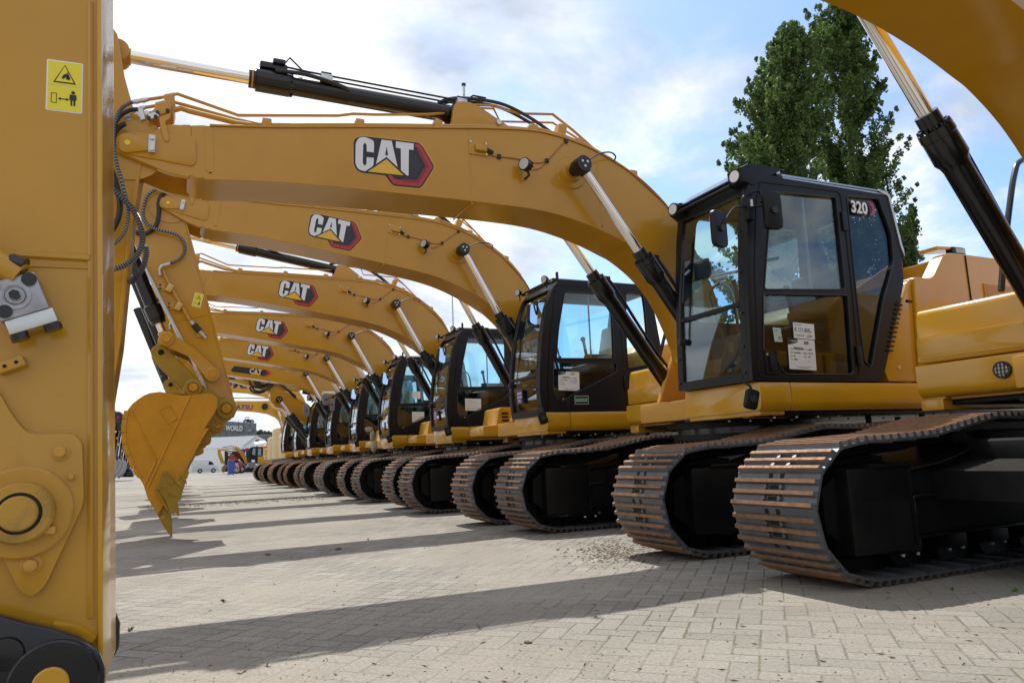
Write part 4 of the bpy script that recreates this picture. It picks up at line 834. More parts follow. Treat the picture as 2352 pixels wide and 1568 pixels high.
def make_bucket(root, loc=(0, 0, 0), ang=0, name='bucket', mt=None, hub=None):
    """hub: pin position the bucket turns about. Geometry as measured on the second machine"""
    mt = mt or YELB; H = (.549-.02+4.0, 0)  # unused
    P = lambda l: P2s([bk(*p) for p in l], -.58)
    piv = P2s([bk(950, 460)], -.24)[0]
    O = (piv[0], 0, piv[1]); mb = MB(*O)
    side = P([(180, 465), (215, 420), (260, 385), (305, 355), (350, 337), (430, 327), (520, 342), (600, 354), (700, 350), (770, 342), (830, 343), (868, 362), (884, 395), (884, 440), (860, 490), (790, 600), (700, 760), (640, 870), (600, 950), (585, 1000), (520, 1090), (440, 1250), (415, 1295), (335, 1160), (300, 1050), (225, 930), (180, 830), (150, 740), (140, 650), (150, 540)])
    back = side[:1]+side[1:8]; shell = side[5::-1]+side[:0:-1][:8]
    for s_ in (-1, 1): mb.prism(side, s_*.58-.012, s_*.58+.012, mt, .004)
    # wrapper skin: from the hinge round the back down to the lip
    sk = P([(830, 343), (700, 350), (520, 342), (430, 327), (350, 337), (260, 385), (180, 465), (150, 540), (140, 650), (150, 740), (180, 830), (225, 930), (300, 1050), (335, 1160), (415, 1295)])
    inn = [(a+.022, b-.012) for a, b in sk]
    vs = []; fs = []; n = len(sk)
    for poly in (sk, inn):
        for y in (-.59, .59): vs += [(a, y, b) for a, b in poly]
    for i in range(n-1): fs += [(i, i+1, n+i+1, n+i), (2*n+i, 3*n+i, 3*n+i+1, 2*n+i+1)]
    mb.raw(vs, fs, mt)
    b = mb.build(name, root, 35, loc=O); 
    # wear strips round the heel, ribs, cast panel
    r = MB(*O)
    hl = P([(165, 470), (148, 540), (138, 650), (148, 740), (176, 830), (222, 935), (272, 1003)])
    for y0, y1 in ((-.60, -.54), (-.2, -.14), (.14, .2), (.54, .60)):
        r = MB(*O)
        for i in range(len(hl)-1):
            (xa, za), (xb, zb) = hl[i], hl[i+1]; dx, dz = (xb-xa)*.04, (zb-za)*.04
            r.prism([(xa+dx-.016, za+dz), (xb-dx-.016, zb-dz), (xb-dx+.035, zb-dz), (xa+dx+.035, za+dz)], y0, y1, mt, .004)
        r.build('wear_strip', b)
    r = MB(*O)
    for l in ([(200, 470), (400, 860)], [(670, 355), (335, 1080)], [(400, 870), (310, 1060)]): r.tube([(a, -.594, c) for a, c in P(l)], .011, mt, 6)
    q = P([(425, 475), (505, 432), (570, 540), (490, 585)])
    r.tube([(a, -.593, c) for a, c in q+q[:1]], .006, mt, 5)
    A_ = P([(447, 492), (512, 452), (548, 518), (486, 556)])
    cenx = sum(a for a, c in A_)/4; cenz = sum(c for a, c in A_)/4
    r.text('CAT', .085, tm(cenx-.055, -.593, cenz-.055, R(-52)), mt, .002, .003)
    r.build('side_rib', b)
    # side cutter, corner adapter, teeth
    r = MB(*O)
    for s_ in (-1, 1):
        r = MB(*O); y = s_*.605; r.prism(P([(450, 945), (480, 945), (530, 1010), (605, 1078), (555, 1235), (545, 1280), (505, 1275), (480, 1190), (400, 1085)]), y-.018, y+.018, OLIVE, .006)
        for px, py in ((465, 965), (520, 1032), (420, 1075), (478, 1135)):
            c = P([(px, py)])[0]; r.cyl((c[0], y-s_*0-.035 if s_ < 0 else y+.018, c[1]), (c[0], y-.018 if s_ < 0 else y+.035, c[1]), .024, OLIVE, 10)
        for l in ([(505, 980), (600, 1075)], [(470, 1070), (545, 1150)], [(400, 1085), (490, 1250)]): r.tube([(a, y+s_*.018, c) for a, c in P(l)], .011, OLIVE, 6)
        r.build('side_cutter', b)
    tip = P([(525, 1465)])[0]
    for k in range(5):
        y = -.52+k*.26; t = MB(*O)
        ad = P([(330, 1150), (355, 1105), (400, 1130), (440, 1190), (500, 1265), (480, 1300), (420, 1300)]); t.prism(ad, y-.045, y+.045, OLIVE, .008)
        w0, w1 = .055, .028; tp = P([(415, 1300), (500, 1262), (528, 1385), (528, 1462), (518, 1464), (460, 1385)])
        t.prism(tp, y-w0, y+w0, OLIVE, .012, 2); c = P([(458, 1308)])[0]; t.cyl((c[0], y-w0-.006, c[1]), (c[0], y-w0, c[1]), .018, BRK, 10)
        t.build('tooth', b)
    # hinge ears with pins
    r = MB(*O); E = P2s([bk(*p) for p in [(620, 355), (610, 300), (640, 255), (690, 238), (745, 260), (800, 300), (900, 360), (975, 385), (1020, 420), (1033, 470), (1010, 525), (960, 550), (860, 592), (790, 600), (700, 480)]], -.24)
    for s_ in (-1, 1):
      r = MB(*O); r.prism(E, s_*.24-.025, s_*.24+.025, OLIVE, .008)
      for c_ in ((950, 460), (690, 295)):
        c = P2s([bk(*c_)], -.24)[0]; rr = .115 if c_[0] > 800 else .10
        r.lathe((c[0], s_*.265, c[1]), (0, s_, 0), [(0, rr), (.03, rr), (.035, rr-.01), (.035, rr*.6), (.02, rr*.6)], OLIVE, 26); r.cyl((c[0], s_*.28, c[1]), (c[0], s_*.32, c[1]), rr*.48, YELB, 20)
      r.build('hinge_ear', b)
    b.location = (O[0]+loc[0], loc[1], O[2]+loc[2]); b.rotation_euler.y = ang
    return b
def make_stick_B(root, dx=0, dz=0, hoses=True):
    P = lambda l: P2s([c6(*p) for p in l], -.19)
    O = (0, 0, 0); mb = MB()
    top = (-5.46, 4.05)
    poly = [(-5.335, 4.30), (-5.25, 4.0), P([(478, 300)])[0]]+P([(560, 600), (640, 900), (770, 1390), (790, 1450), (770, 1510), (720, 1530), (670, 1500), (640, 1420), (600, 1330), (490, 1120), (350, 840), (215, 575)])+[(-5.83, 3.55), (-5.78, 4.0), (-5.62, 4.62), (-5.56, 4.80), (-5.44, 4.82), (-5.38, 4.70)]
    mb.prism(poly, -.19, .19, YEL, .008)
    # lips of the front and back plates
    R_ = P([(478, 300), (560, 600), (640, 900), (770, 1385)]); mb.prism(R_+[(a-.022, b-.0) for a, b in R_][::-1], -.205, .205, YEL, .004)
    Lf = P([(215, 575), (350, 840), (490, 1120), (600, 1330)]); mb.prism(Lf+[(a+.02, b) for a, b in Lf][::-1], -.215, .215, YEL, .004)
    st = mb.build('stick', root, 30)
    r = MB(); r.tube([(a, -.192, c) for a, c in P([(420, 930), (610, 885)])], .006, YEL, 5); r.build('weld_bead', st)
    c = P([(720, 1470)])[0]; r = MB(); r.lathe((c[0], -.21, c[1]), (0, -1, 0), [(0, .12), (.015, .12), (.015, .07)], YEL, 24); r.build('pin_boss', st)
    c = (-5.42, 3.956); r = MB(); r.lathe((c[0], -.192, c[1]), (0, -1, 0), [(0, .25), (.008, .25), (.008, .12)], YEL, 30); r.build('pin_boss', st)
    s_ = P([(550, 795)])[0]; warn_sticker(st, tm(s_[0], -.1915, s_[1], R(0)) @ Matrix.Rotation(R(-90), 4, 'X') @ Matrix.Identity(4) if False else Matrix.Translation((s_[0], -.1915, s_[1])) @ Matrix.Rotation(R(12), 4, 'Y'), 1.0)
    # rigid line with clamps and couplers
    r = MB(); l1 = [(a, -.23, c) for a, c in P([(335, 610), (345, 645), (385, 720), (500, 925)])]
    r.tube(l1, .020, YEL, 10); st_line = r.build('stick_pipe', st)
    for q in ((375, 725), (430, 840)):
        r = MB(); c = P([q])[0]; r.box(-.035, .035, -.03, .03, -.05, .05, BRS, .01, M=Matrix.Translation((c[0], -.23, c[1])) @ Matrix.Rotation(R(27), 4, 'Y')); c2 = (c[0]-.085, c[1]+.02)
        r.box(c2[0]-.05, c2[0]+.04, -.205, -.19, c2[1]-.05, c2[1]+.03, YEL, .006)
        for dz in (-.025, .02): r.cyl((c2[0]-.02, -.215, c2[1]+dz), (c2[0]-.02, -.205, c2[1]+dz), .012, RUB, 6)
        r.build('pipe_clamp', st)
    r = MB(); a, b = [Vector((v[0], -.235, v[1])) for v in P([(505, 930), (600, 1035)])]; d = (b-a)
    r.cyl(a, a+d*.2, .024, ZNC, 12); r.cyl(a+d*.2, a+d*.6, .036, RUB, 12); r.cyl(a+d*.6, a+d*.85, .024, ZNC, 12); r.cyl(a+d*.85, a+d*1.0, .018, ZNC, 12); r.box(b.x-.10, b.x, -.215, -.19, b.z+.01, b.z+.08, BRK, .006); r.build('line_coupler', st)
    if hoses:
        r = MB()
        pts = [(755, 855), (720, 853), (690, 860), (660, 885), (645, 925), (640, 970), (655, 1005), (685, 1028), (720, 1040), (765, 1050), (800, 1065), (825, 1095), (828, 1130), (812, 1160), (785, 1180), (762, 1188)]
        pp = [P2(x*.5127, y*.5127, -.27) for x, y in pts]; r.tube(catmull(pp, 14), .019, RIB, 8, ribs=1); e = Vector(pp[-1]); r.tube([e, e+Vector((-.05, .0, -.02)), e+Vector((-.09, .01, -.03)), e+Vector((-.11, .02, -.08)), e+Vector((-.10, .03, -.14))], .022, ZNC, 10)
        pts = [(755, 860), (725, 880), (712, 915), (712, 960), (705, 1000), (690, 1030), (665, 1048), (640, 1055), (615, 1050), (590, 1030)]
        r.tube(catmull([P2(x*.5127, y*.5127, -.22) for x, y in pts], 5), .024, RUB, 10)
        r.build('stick_hose', st)
        r = MB(); r.tube([(a, -.225, c) for a, c in P([(210, 570), (350, 850), (490, 1120)])], .012, ZNC, 8); r.build('flange_edge_glint', st)  # pale rod added to draw the white glint along the flange edge
    # bucket cylinder in front of the stick
    A = P2s([c6(355, 1050)], -.1)[0]; u = P2s([c6(150, 550)], -.1)[0]
    a = Vector((A[0], 0, A[1])); d = (Vector((u[0], 0, u[1]))-a).normalized(); c = MB()
    c.lathe(a+d*.24, d, [(0, .05), (0, .080), (.05, .088), (.055, .098), (.22, .10), (.24, .078), (1.75, .078), (1.76, .05)], BLK, 22)
    cy = c.build('bucket_cylinder', root)
    c = MB(); c.tube([a+d*.09, a+d*.26], .045, CHR, 18); c.cyl(a+Vector((0, -.11, 0)), a+Vector((0, .11, 0)), .10, BRK, 20); c.tube([a, a+d*.13], .06, BRK, 12); c.build('rod', cy)
    # linkage
    l = MB(); B = P([(640, 1265)])[0]; C = P2s([bk(690, 295)], -.22)[0]; A2 = P2s([c6(320, 1120)], -.2)[0]
    for s_ in (-1, 1):
        mid = ((A[0]+B[0])/2+.02, (A[1]+B[1])/2+.06)
        l.prism(capsule((A[0], A[1]), mid, .085, .055), s_*.235-.022, s_*.235+.022, OLIVE if s_ > 0 else YEL, .006); l.prism(capsule(mid, B, .055, .085), s_*.235-.021, s_*.235+.021, YEL, .006)
        for cc in ((A[0], A[1]), B): l.lathe((cc[0], s_*.257, cc[1]), (0, s_, 0), [(0, .085), (.02, .085), (.025, .075), (.025, .05)], YEL, 22); l.cyl((cc[0], s_*.27, cc[1]), (cc[0], s_*.30, cc[1]), .045, YELB, 16)
        l.prism(capsule((A2[0]-.02, A2[1]), C, .09, .10), s_*.15-.03, s_*.15+.03, OLIVE, .008)
    l.lathe((A2[0]+.0, -.18, A2[1]), (0, -1, 0), [(0, .035), (.002, .035)], DRK, 12)
    l.cyl((B[0], -.2, B[1]), (B[0], .2, B[1]), .06, YEL, 16); l.build('bucket_linkage', root)
    if dx or dz:
        for o in (st, cy): o.location = (dx, 0, dz)
        for o in root.children:
            if o.name.startswith('bucket_linkage'): o.location = (dx, 0, dz)
    return st
def make_stick_A(root):
    """first machine: stick hanging down and curled away"""
    mb = MB(); X = lambda l: [(a-XC, b) for a, b in l]
    poly = X([(-.52, 4.12), (-.46, 4.03), (-.40, 3.70), (-.249, 3.16), (-.305, 2.6), (-.35, 1.7), (-.43, .95), (-.46, .82), (-.55, .75), (-.64, .82), (-.70, 1.1), (-.92, 2.2), (-1.0, 3.0), (-.88, 3.5), (-.68, 4.0), (-.60, 4.12)])
    mb.prism(poly, -.19, .19, YEL, .008)
    Rr = X([(-.249, 3.16), (-.305, 2.6), (-.35, 1.7), (-.43, .95)]); mb.prism(Rr+[(a-.025, b) for a, b in Rr][::-1], -.205, .205, YEL, .004)
    c = X([(-.36, 3.16)])[0]; mb.lathe((c[0], -.192, c[1]), (0, -1, 0), [(0, .26), (.008, .26), (.008, .1)], YEL, 30)
    st = mb.build('stick', root)
    for x, z in ((-.55, 1.36),): warn_sticker(st, Matrix.Translation((x-XC+.03, -.1915, z+.40)) @ Matrix.Rotation(R(4), 4, 'Y'))
    def hose(pts, y0, y1, r, m, ribs, nm):
        n = len(pts); pp = [P1(x*.5127, y*.5127, y0+(y1-y0)*math.sin(math.pi*k/(n-1))) for k, (x, y) in enumerate(pts)]; t = MB(); t.tube(catmull(pp, 18 if ribs else 5), r, m, 8, ribs=ribs); return t.build(nm, st, 25 if ribs else 60)
    hose([(592, 458), (555, 478), (530, 510), (512, 560), (508, 620), (512, 680), (525, 740), (542, 800), (560, 870), (573, 930), (574, 985), (560, 1035), (535, 1072), (500, 1100), (470, 1115)], -.3, -.36, .0125, RIB, 1, 'ribbed_hose')
    hose([(478, 800), (500, 838), (540, 880), (585, 925), (615, 975), (634, 1030), (638, 1080), (622, 1130), (592, 1165), (550, 1192), (500, 1208), (470, 1214)], -.33, -.4, .019, RIB, 1, 'ribbed_hose')
    hose([(652, 1100), (655, 1140), (645, 1185), (622, 1225), (600, 1252), (580, 1262)], -.25, -.2, .020, RIB, 1, 'ribbed_hose')
    hose([(470, 700), (500, 765), (522, 830), (537, 900), (533, 965), (512, 1015), (480, 1060)], -.28, -.3, .020, RUB, 0, 'stick_hose')
    hose([(615, 490), (580, 495), (545, 515), (520, 545), (505, 590)], -.28, -.25, .016, RUB, 0, 'stick_hose')
    hose([(560, 555), (535, 570), (512, 600), (500, 650)], -.28, -.25, .018, RUB, 0, 'stick_hose')
    return st
def make_stick_0(root):
    """the machine beside the camera: its stick stands almost plumb"""
    w = .21; mb = MB(); k = lambda x, y, o=-w: P0(x, y, o)
    xr = lambda z: -.108-.0425*z-XC0+XC0*0; X = lambda l: [(a-XC0, b) for a, b in l]
    rt = [(-.108-.0425*z, z) for z in (.36, 1.0, 2.0, 2.6)]+[(-.235, 3.16), (-.40, 3.70), (-.46, 4.03)]
    poly = X([(-.30, .24), (-.16, .30)]+rt+[(-.53, 4.12), (-.61, 4.12), (-.70, 4.0), (-.90, 3.5), (-1.0, 3.0), (-.86, 2.0), (-.70, 1.0), (-.60, .40), (-.50, .26)])
    mb.prism(poly, -w+.012, w-.012, YEL, .004)
    fl = X([(-.108-.0425*z, z) for z in (.34, 1.0, 2.0, 2.6)]+[(-.235, 3.16)]); th = .011
    mb.prism(fl+[(a-th, b) for a, b in fl][::-1], -w, w, YELS, .004, 2)
    st = mb.build('stick', root, 30)
    r = MB(); yf = -w+.012
    e = [k(207, y)[0:3:2] for y in (0, 300, 600, 900, 1200, 1420)]; r.tube([(a, yf, b) for a, b in e], .007, YEL, 6)
    a_, b_ = k(0, 578), k(205, 590); r.tube([(a_[0], yf, a_[2]), (b_[0], yf, b_[2])], .010, YEL, 6); r.tube([(k(120, 1440)[0], yf, k(120, 1440)[2]), (k(170, 1445)[0], yf-.002, k(170, 1445)[2]), (k(215, 1470)[0], yf, k(215, 1470)[2])], .012, YEL, 6)
    a_, b_ = k(0, 605), k(205, 612); r.tube([(a_[0], yf, a_[2]), (b_[0], yf, b_[2])], .004, YEL, 6)
    r.build('weld_bead', st)
    c = k(147, 194); warn_sticker(st, Matrix.Translation((c[0], yf, c[2])) @ Matrix.Rotation(R(-1.5), 4, 'Y'), .76)
    # valve block
    v = MB(); c = k(45, 680, -w-.05); M = Matrix.Translation((c[0], -w-.040, c[2])) @ Matrix.Rotation(R(-22), 4, 'Y') @ Matrix.Scale(.60, 4)
    v.box(-.085, .075, -.035, .06, -.075, .07, mat('galvanised_block', (.36, .36, .38), .35, metal=.7, var=.3, vscale=20, dust=.3, dustcol=(.35, .25, .3)), .006, M=M); v.box(-.075, .085, -.03, .05, -.13, -.075, ZNC, .006, M=M)
    valve = v.build('valve_block', st)
    v = MB(); v.lathe(M @ Vector((-.01, -.035, -.0)), (0, -1, 0), [(0, .030), (.004, .030), (.004, .024), (.002, .024), (.002, .021), (.006, .018)], MATS['galvanised_block'], 24); v.lathe(M @ Vector((-.01, -.04, 0)), (0, -1, 0), [(0, .011), (.016, .011)], BLK, 6)
    v.build('valve_plug', valve)
    for dx, dz in ((.05, .045), (-.06, -.045), (-.07, .055)): v = MB(); v.lathe(M @ Vector((dx, -.034, dz)), (0, -1, 0), [(0, .015), (.006, .015), (.006, .008)], BLK, 12); v.build('valve_plug', valve)
    for dx in (-.05, .06): v = MB(); v.cyl(M @ Vector((dx, -.0, -.13)), M @ Vector((dx, 0, -.155)), .018, BLK, 8); v.build('valve_plug', valve)
    v = MB(); q = k(-5, 620); v.cyl((q[0]-.08, -w-.04, q[2]+.06), (q[0]+.05, -w-.04, q[2]-.02), .03, YEL, 14); v.cyl((q[0]+.03, -w-.045, q[2]+.01), (q[0]+.06, -w-.05, q[2]+.0), .02, BLK, 8); v.build('valve_pipe', st)
    v = MB(); q = k(30, 838); v.box(-.03, .025, -w-.022, -w+.015, -.012, .012, YEL, .003, M=Matrix.Translation((q[0], 0, q[2])) @ Matrix.Rotation(R(-24), 4, 'Y'))
    for dx in (-.013, .010): p = Matrix.Translation((q[0], 0, q[2])) @ Matrix.Rotation(R(-24), 4, 'Y') @ Vector((dx, -w-.023, 0)); v.cyl(p, p+Vector((0, -.001, 0)), .004, DRK, 10)
    v.build('tapped_lug', st)
    # reinforcing plate, bolts and pin boss
    K = lambda l, o=-w: [(k(x, y, o)[0], k(x, y, o)[2]) for x, y in l]
    r = MB(); r.prism(rounded([(a, b) for a, b in K([(-40, 860), (2, 905), (30, 955), (65, 997), (168, 995), (190, 1015), (194, 1155), (105, 1345), (73, 1372), (45, 1355), (0, 1262), (-60, 1150)])], .02, 5), -w-.008, yf, YEL, .004, 2)
    rp = r.build('reinforcing_plate', st)
    for (x, y, rr) in ((140, 1038, .020), (166, 1094, .010), (73, 1296, .021)):
        r = MB(); q = k(x, y); r.lathe((q[0], -w-.008, q[2]), (0, -1, 0), [(0, rr), (.002, rr), (.003, rr*.85), (.003, rr*.75)], YEL, 22); r.lathe((q[0], -w-.009, q[2]), (0, -1, 0), [(0, rr*.66), (.012, rr*.66), (.014, rr*.5)], BRK, 6); r.build('bolt', rp)
    q = k(52, 1176); r = MB(); r.lathe((q[0]-.0, -w-.008, q[2]), (0, -1, 0), [(0, .098), (.010, .098), (.013, .094), (.013, .07)], YEL, 40); r.build('boss_plate', st)
    r = MB(); r.lathe((q[0], -w-.02, q[2]), (0, -1, 0), [(0, .066), (.025, .065), (.031, .060), (.031, .044), (.015, .044)], SCF, 36); r.lathe((q[0], -w-.02, q[2]), (0, -1, 0), [(0, .0445), (.018, .0445)], RUB, 30); r.lathe((q[0], -w-.02, q[2]), (0, -1, 0), [(0, .037), (.040, .037), (.043, .034), (.043, .001)], SCF, 30)
    r.box(q[0]+.046, q[0]+.068, -w-.04, -w-.02, q[2]-.048, q[2]-.032, BRK, .003); r.build('linkage_pin', st)
    # quick coupler in black below
    r = MB(); K3 = lambda l: [(k(x, y, -.25)[0], k(x, y, -.25)[2]) for x, y in l]
    pl = K3([(-120, 1395), (0, 1408), (60, 1425), (120, 1438), (180, 1458), (225, 1490), (243, 1530), (240, 1600), (200, 1680), (100, 1720), (-120, 1720)])
    r.prism([(a, max(b, .05)) for a, b in pl], -.27, -.235, BLK, .006, 2); r.prism([(a, max(b, .05)) for a, b in pl], .235, .27, BLK, .006, 2)
    q = k(125, 1565, -.27); r.lathe((q[0], -.27, q[2]), (0, -1, 0), [(0, .085), (.010, .085), (.014, .081), (.014, .05)], BLK, 36); q2 = k(12, 1502, -.27); r.lathe((q2[0], -.27, q2[2]), (0, -1, 0), [(0, .035), (.010, .033), (.012, .01)], BLK, 24)
    r.prism([(q2[0]-.5, .05), (q[0]+.06, .05), (q[0]+.04, .16), (q2[0]-.5, .18)], -.23, .23, BLK, .01)
    cp = r.build('quick_coupler', root)
    r = MB(); r.lathe((q[0]-.005, -.27, q[2]-.0), (0, -1, 0), [(0, .034), (.02, .034), (.023, .031), (.023, .001)], YELS, 30); r.build('coupler_pin', cp); r = MB(); r.cyl((q[0], .27, q[2]), (q[0], .29, q[2]), .06, BLK, 20); r.build('coupler_pin', cp)
    return st
# ------------------------------------------------------------------ the yard
def ground_material():
    mt = bpy.data.materials.new('block_paving'); mt.use_nodes = True; t = mt.node_tree; p = t.nodes['Principled BSDF']; p.inputs['Roughness'].default_value = .88; p.inputs['Specular IOR Level'].default_value = .25
    L = t.links.new
    def nd(ty): return t.nodes.new(ty)
    def mth(op, a, b=None, c=None, cl=False):
        n = nd('ShaderNodeMath'); n.operation = op; n.use_clamp = cl
        for i, v in enumerate((a, b, c)):
            if v is None: continue
            if isinstance(v, (int, float)): n.inputs[i].default_value = v
            else: L(v, n.inputs[i])
        return n.outputs[0]
    geo = nd('ShaderNodeNewGeometry'); mp = nd('ShaderNodeMapping'); mp.inputs['Rotation'].default_value = (0, 0, R(44)); s = 1/.106; mp.inputs['Scale'].default_value = (s, s, s); L(geo.outputs['Position'], mp.inputs[0])
    # slight unevenness of the laid rows
    nz = nd('ShaderNodeTexNoise'); nz.inputs['Scale'].default_value = .35; nz.inputs['Detail'].default_value = 3; L(mp.outputs[0], nz.inputs['Vector'])
    va = nd('ShaderNodeVectorMath'); va.operation = 'MULTIPLY_ADD'; L(nz.outputs['Color'], va.inputs[0]); va.inputs[1].default_value = (.13, .13, 0); L(mp.outputs[0], va.inputs[2])
    sp = nd('ShaderNodeSeparateXYZ'); L(va.outputs[0], sp.inputs[0]); x, y = sp.outputs[0], sp.outputs[1]
    i = mth('FLOOR', x); j = mth('FLOOR', y); fx = mth('SUBTRACT', x, i); fy = mth('SUBTRACT', y, j)
    m_ = mth('FLOORED_MODULO', mth('SUBTRACT', i, j), 4.0)
    is_ = lambda k: mth('COMPARE', m_, float(k), .2)
    d = mth('ADD', fx, mth('MULTIPLY', is_(1), 9.)); d2 = mth('ADD', mth('SUBTRACT', 1.0, fx), mth('MULTIPLY', is_(0), 9.))
    d3 = mth('ADD', fy, mth('MULTIPLY', is_(2), 9.)); d4 = mth('ADD', mth('SUBTRACT', 1.0, fy), mth('MULTIPLY', is_(3), 9.))
    e = mth('MINIMUM', mth('MINIMUM', d, d2), mth('MINIMUM', d3, d4))
    bi = mth('SUBTRACT', i, is_(1)); bj = mth('ADD', j, is_(3)); cb = nd('ShaderNodeCombineXYZ'); L(bi, cb.inputs[0]); L(bj, cb.inputs[1])
    wn = nd('ShaderNodeTexWhiteNoise'); wn.noise_dimensions = '2D'; L(cb.outputs[0], wn.inputs['Vector'])
    jn = nd('ShaderNodeTexNoise'); jn.inputs['Scale'].default_value = 5; jn.inputs['Detail'].default_value = 6; L(geo.outputs['Position'], jn.inputs['Vector'])
    ew = mth('ADD', e, mth('MULTIPLY', mth('SUBTRACT', jn.outputs[0], .5), .10))
    joint = nd('ShaderNodeMapRange'); joint.inputs[1].default_value = .015; joint.inputs[2].default_value = .07; joint.inputs[3].default_value = 1; joint.inputs[4].default_value = 0; L(ew, joint.inputs[0])
    # brick tone
    cr = nd('ShaderNodeValToRGB'); L(wn.outputs[0], cr.inputs[0])
    cr.color_ramp.elements[0].color = (.25, .234, .208, 1); cr.color_ramp.elements[1].color = (.335, .315, .282, 1)
    n1 = nd('ShaderNodeTexNoise'); n1.inputs['Scale'].default_value = .55; n1.inputs['Detail'].default_value = 10; n1.inputs['Roughness'].default_value = .62; L(geo.outputs['Position'], n1.inputs['Vector'])
    n2 = nd('ShaderNodeTexNoise'); n2.inputs['Scale'].default_value = 60; n2.inputs['Detail'].default_value = 6; n2.inputs['Roughness'].default_value = .7; L(geo.outputs['Position'], n2.inputs['Vector'])
    # trodden sand film over the stones, thicker away from the machines' tracks
    sand = nd('ShaderNodeMapRange'); sand.inputs[1].default_value = .42; sand.inputs[2].default_value = .58; L(n1.outputs[0], sand.inputs[0])
    sy = nd('ShaderNodeSeparateXYZ'); L(geo.outputs['Position'], sy.inputs[0]); fy_ = nd('ShaderNodeMapRange'); fy_.inputs[1].default_value = 2.6; fy_.inputs[2].default_value = 4.2; fy_.inputs[3].default_value = .10; fy_.inputs[4].default_value = 0; L(sy.outputs[1], fy_.inputs[0])
    fx_ = nd('ShaderNodeMapRange'); fx_.inputs[1].default_value = 2.0; fx_.inputs[2].default_value = 3.2; fx_.inputs[3].default_value = 0; fx_.inputs[4].default_value = -.10; L(sy.outputs[0], fx_.inputs[0])
    L(mth('ADD', mth('ADD', n1.outputs[0], fy_.outputs[0]), fx_.outputs[0]), sand.inputs[0])   # sand lies thicker on the driven lane than between the machines
    mx = nd('ShaderNodeMix'); mx.data_type = 'RGBA'; L(mth('MULTIPLY', sand.outputs[0], .9), mx.inputs['Factor']); L(cr.outputs[0], mx.inputs[6]); mx.inputs[7].default_value = (.315, .288, .245, 1)
    jc = nd('ShaderNodeMix'); jc.data_type = 'RGBA'; jf = mth('MULTIPLY', joint.outputs[0], mth('SUBTRACT', .85, mth('MULTIPLY', sand.outputs[0], .70))); L(jf, jc.inputs['Factor']); L(mx.outputs[2], jc.inputs[6])
    moss = nd('ShaderNodeMix'); moss.data_type = 'RGBA'; mn = nd('ShaderNodeMapRange'); mn.inputs[1].default_value = .52; mn.inputs[2].default_value = .6; mj = nd('ShaderNodeTexNoise'); mj.inputs['Scale'].default_value = 1.7; L(geo.outputs['Position'], mj.inputs['Vector']); L(mj.outputs[0], mn.inputs[0]); L(mn.outputs[0], moss.inputs['Factor'])
    moss.inputs[6].default_value = (.10, .08, .055, 1); moss.inputs[7].default_value = (.10, .115, .04, 1); L(moss.outputs[2], jc.inputs[7])
    # fine grain, dark specks and damp stains
    g = nd('ShaderNodeMapRange'); g.inputs[1].default_value = .25; g.inputs[2].default_value = .75; g.inputs[3].default_value = .62; g.inputs[4].default_value = 1.25; L(n2.outputs[0], g.inputs[0])
    n3 = nd('ShaderNodeTexNoise'); n3.inputs['Scale'].default_value = .23; n3.inputs['Detail'].default_value = 9; n3.inputs['Roughness'].default_value = .68; n3.inputs['Distortion'].default_value = .6; L(geo.outputs['Position'], n3.inputs['Vector'])
    st = nd('ShaderNodeMapRange'); st.inputs[1].default_value = .30; st.inputs[2].default_value = .62; st.inputs[3].default_value = .66; st.inputs[4].default_value = 1.08; L(n3.outputs[0], st.inputs[0])
    vo = nd('ShaderNodeTexVoronoi'); vo.inputs['Scale'].default_value = 9; L(geo.outputs['Position'], vo.inputs['Vector'])
    sk = nd('ShaderNodeMapRange'); sk.inputs[1].default_value = .03; sk.inputs[2].default_value = .07; sk.inputs[3].default_value = .45; sk.inputs[4].default_value = 1; L(vo.outputs['Distance'], sk.inputs[0])
    m1 = nd('ShaderNodeMix'); m1.data_type = 'RGBA'; m1.blend_type = 'MULTIPLY'; m1.inputs['Factor'].default_value = 1; L(jc.outputs[2], m1.inputs[6]); L(mth('MULTIPLY', mth('MULTIPLY', g.outputs[0], st.outputs[0]), sk.outputs[0]), m1.inputs[7])
    L(m1.outputs[2], p.inputs['Base Color'])
    hgt = mth('ADD', mth('MULTIPLY', mth('MULTIPLY', joint.outputs[0], mth('SUBTRACT', 1.0, mth('MULTIPLY', sand.outputs[0], .85))), -.6), mth('MULTIPLY', n2.outputs[0], .35)); hgt = mth('ADD', hgt, mth('MULTIPLY', wn.outputs[0], .25))
    b = nd('ShaderNodeBump'); b.inputs['Strength'].default_value = .55; b.inputs['Distance'].default_value = .008; L(hgt, b.inputs['Height']); L(b.outputs[0], p.inputs['Normal'])
    return mt
PAV = ground_material(); MATS['pav'] = PAV
mb = MB(); mb.raw([(-3000, -3000, 0), (3000, -3000, 0), (3000, 5000, 0), (-3000, 5000, 0)], [(0, 1, 2, 3)], PAV); tag(mb.build('paved_ground', None, 0), kind='structure')

GRP = 'tracked excavators parked in a row'
# ---- first row machine with the angular cab
m1 = empty('excavator', (XC, YC, 0), label='excavator with angular black cab, 320 decal on its rear glass and price sheets on the door panel'.replace(' panel', '').replace('on its rear', 'on rear'), cat='excavator', group=GRP)
undercarriage(m1); platform(m1); toolbox(m1); engine_house(m1)
cab = make_cab(m1, CABA, 'A'); roof_kit_A(cab, m1); seat(cab, -.15, 1.72); console(cab, -.72, 1.78)
make_boom(m1, 'A', 0); boom_cylinders(m1, 0)
m0 = copy_tree(m1); m0.location = (XC0, YC0, 0)
m0['label'] = 'nearest excavator, its stick filling the left edge and its boom crossing the top right corner'
make_stick_A(m1); make_stick_0(m0)
bkA = make_bucket(m1, ang=0)
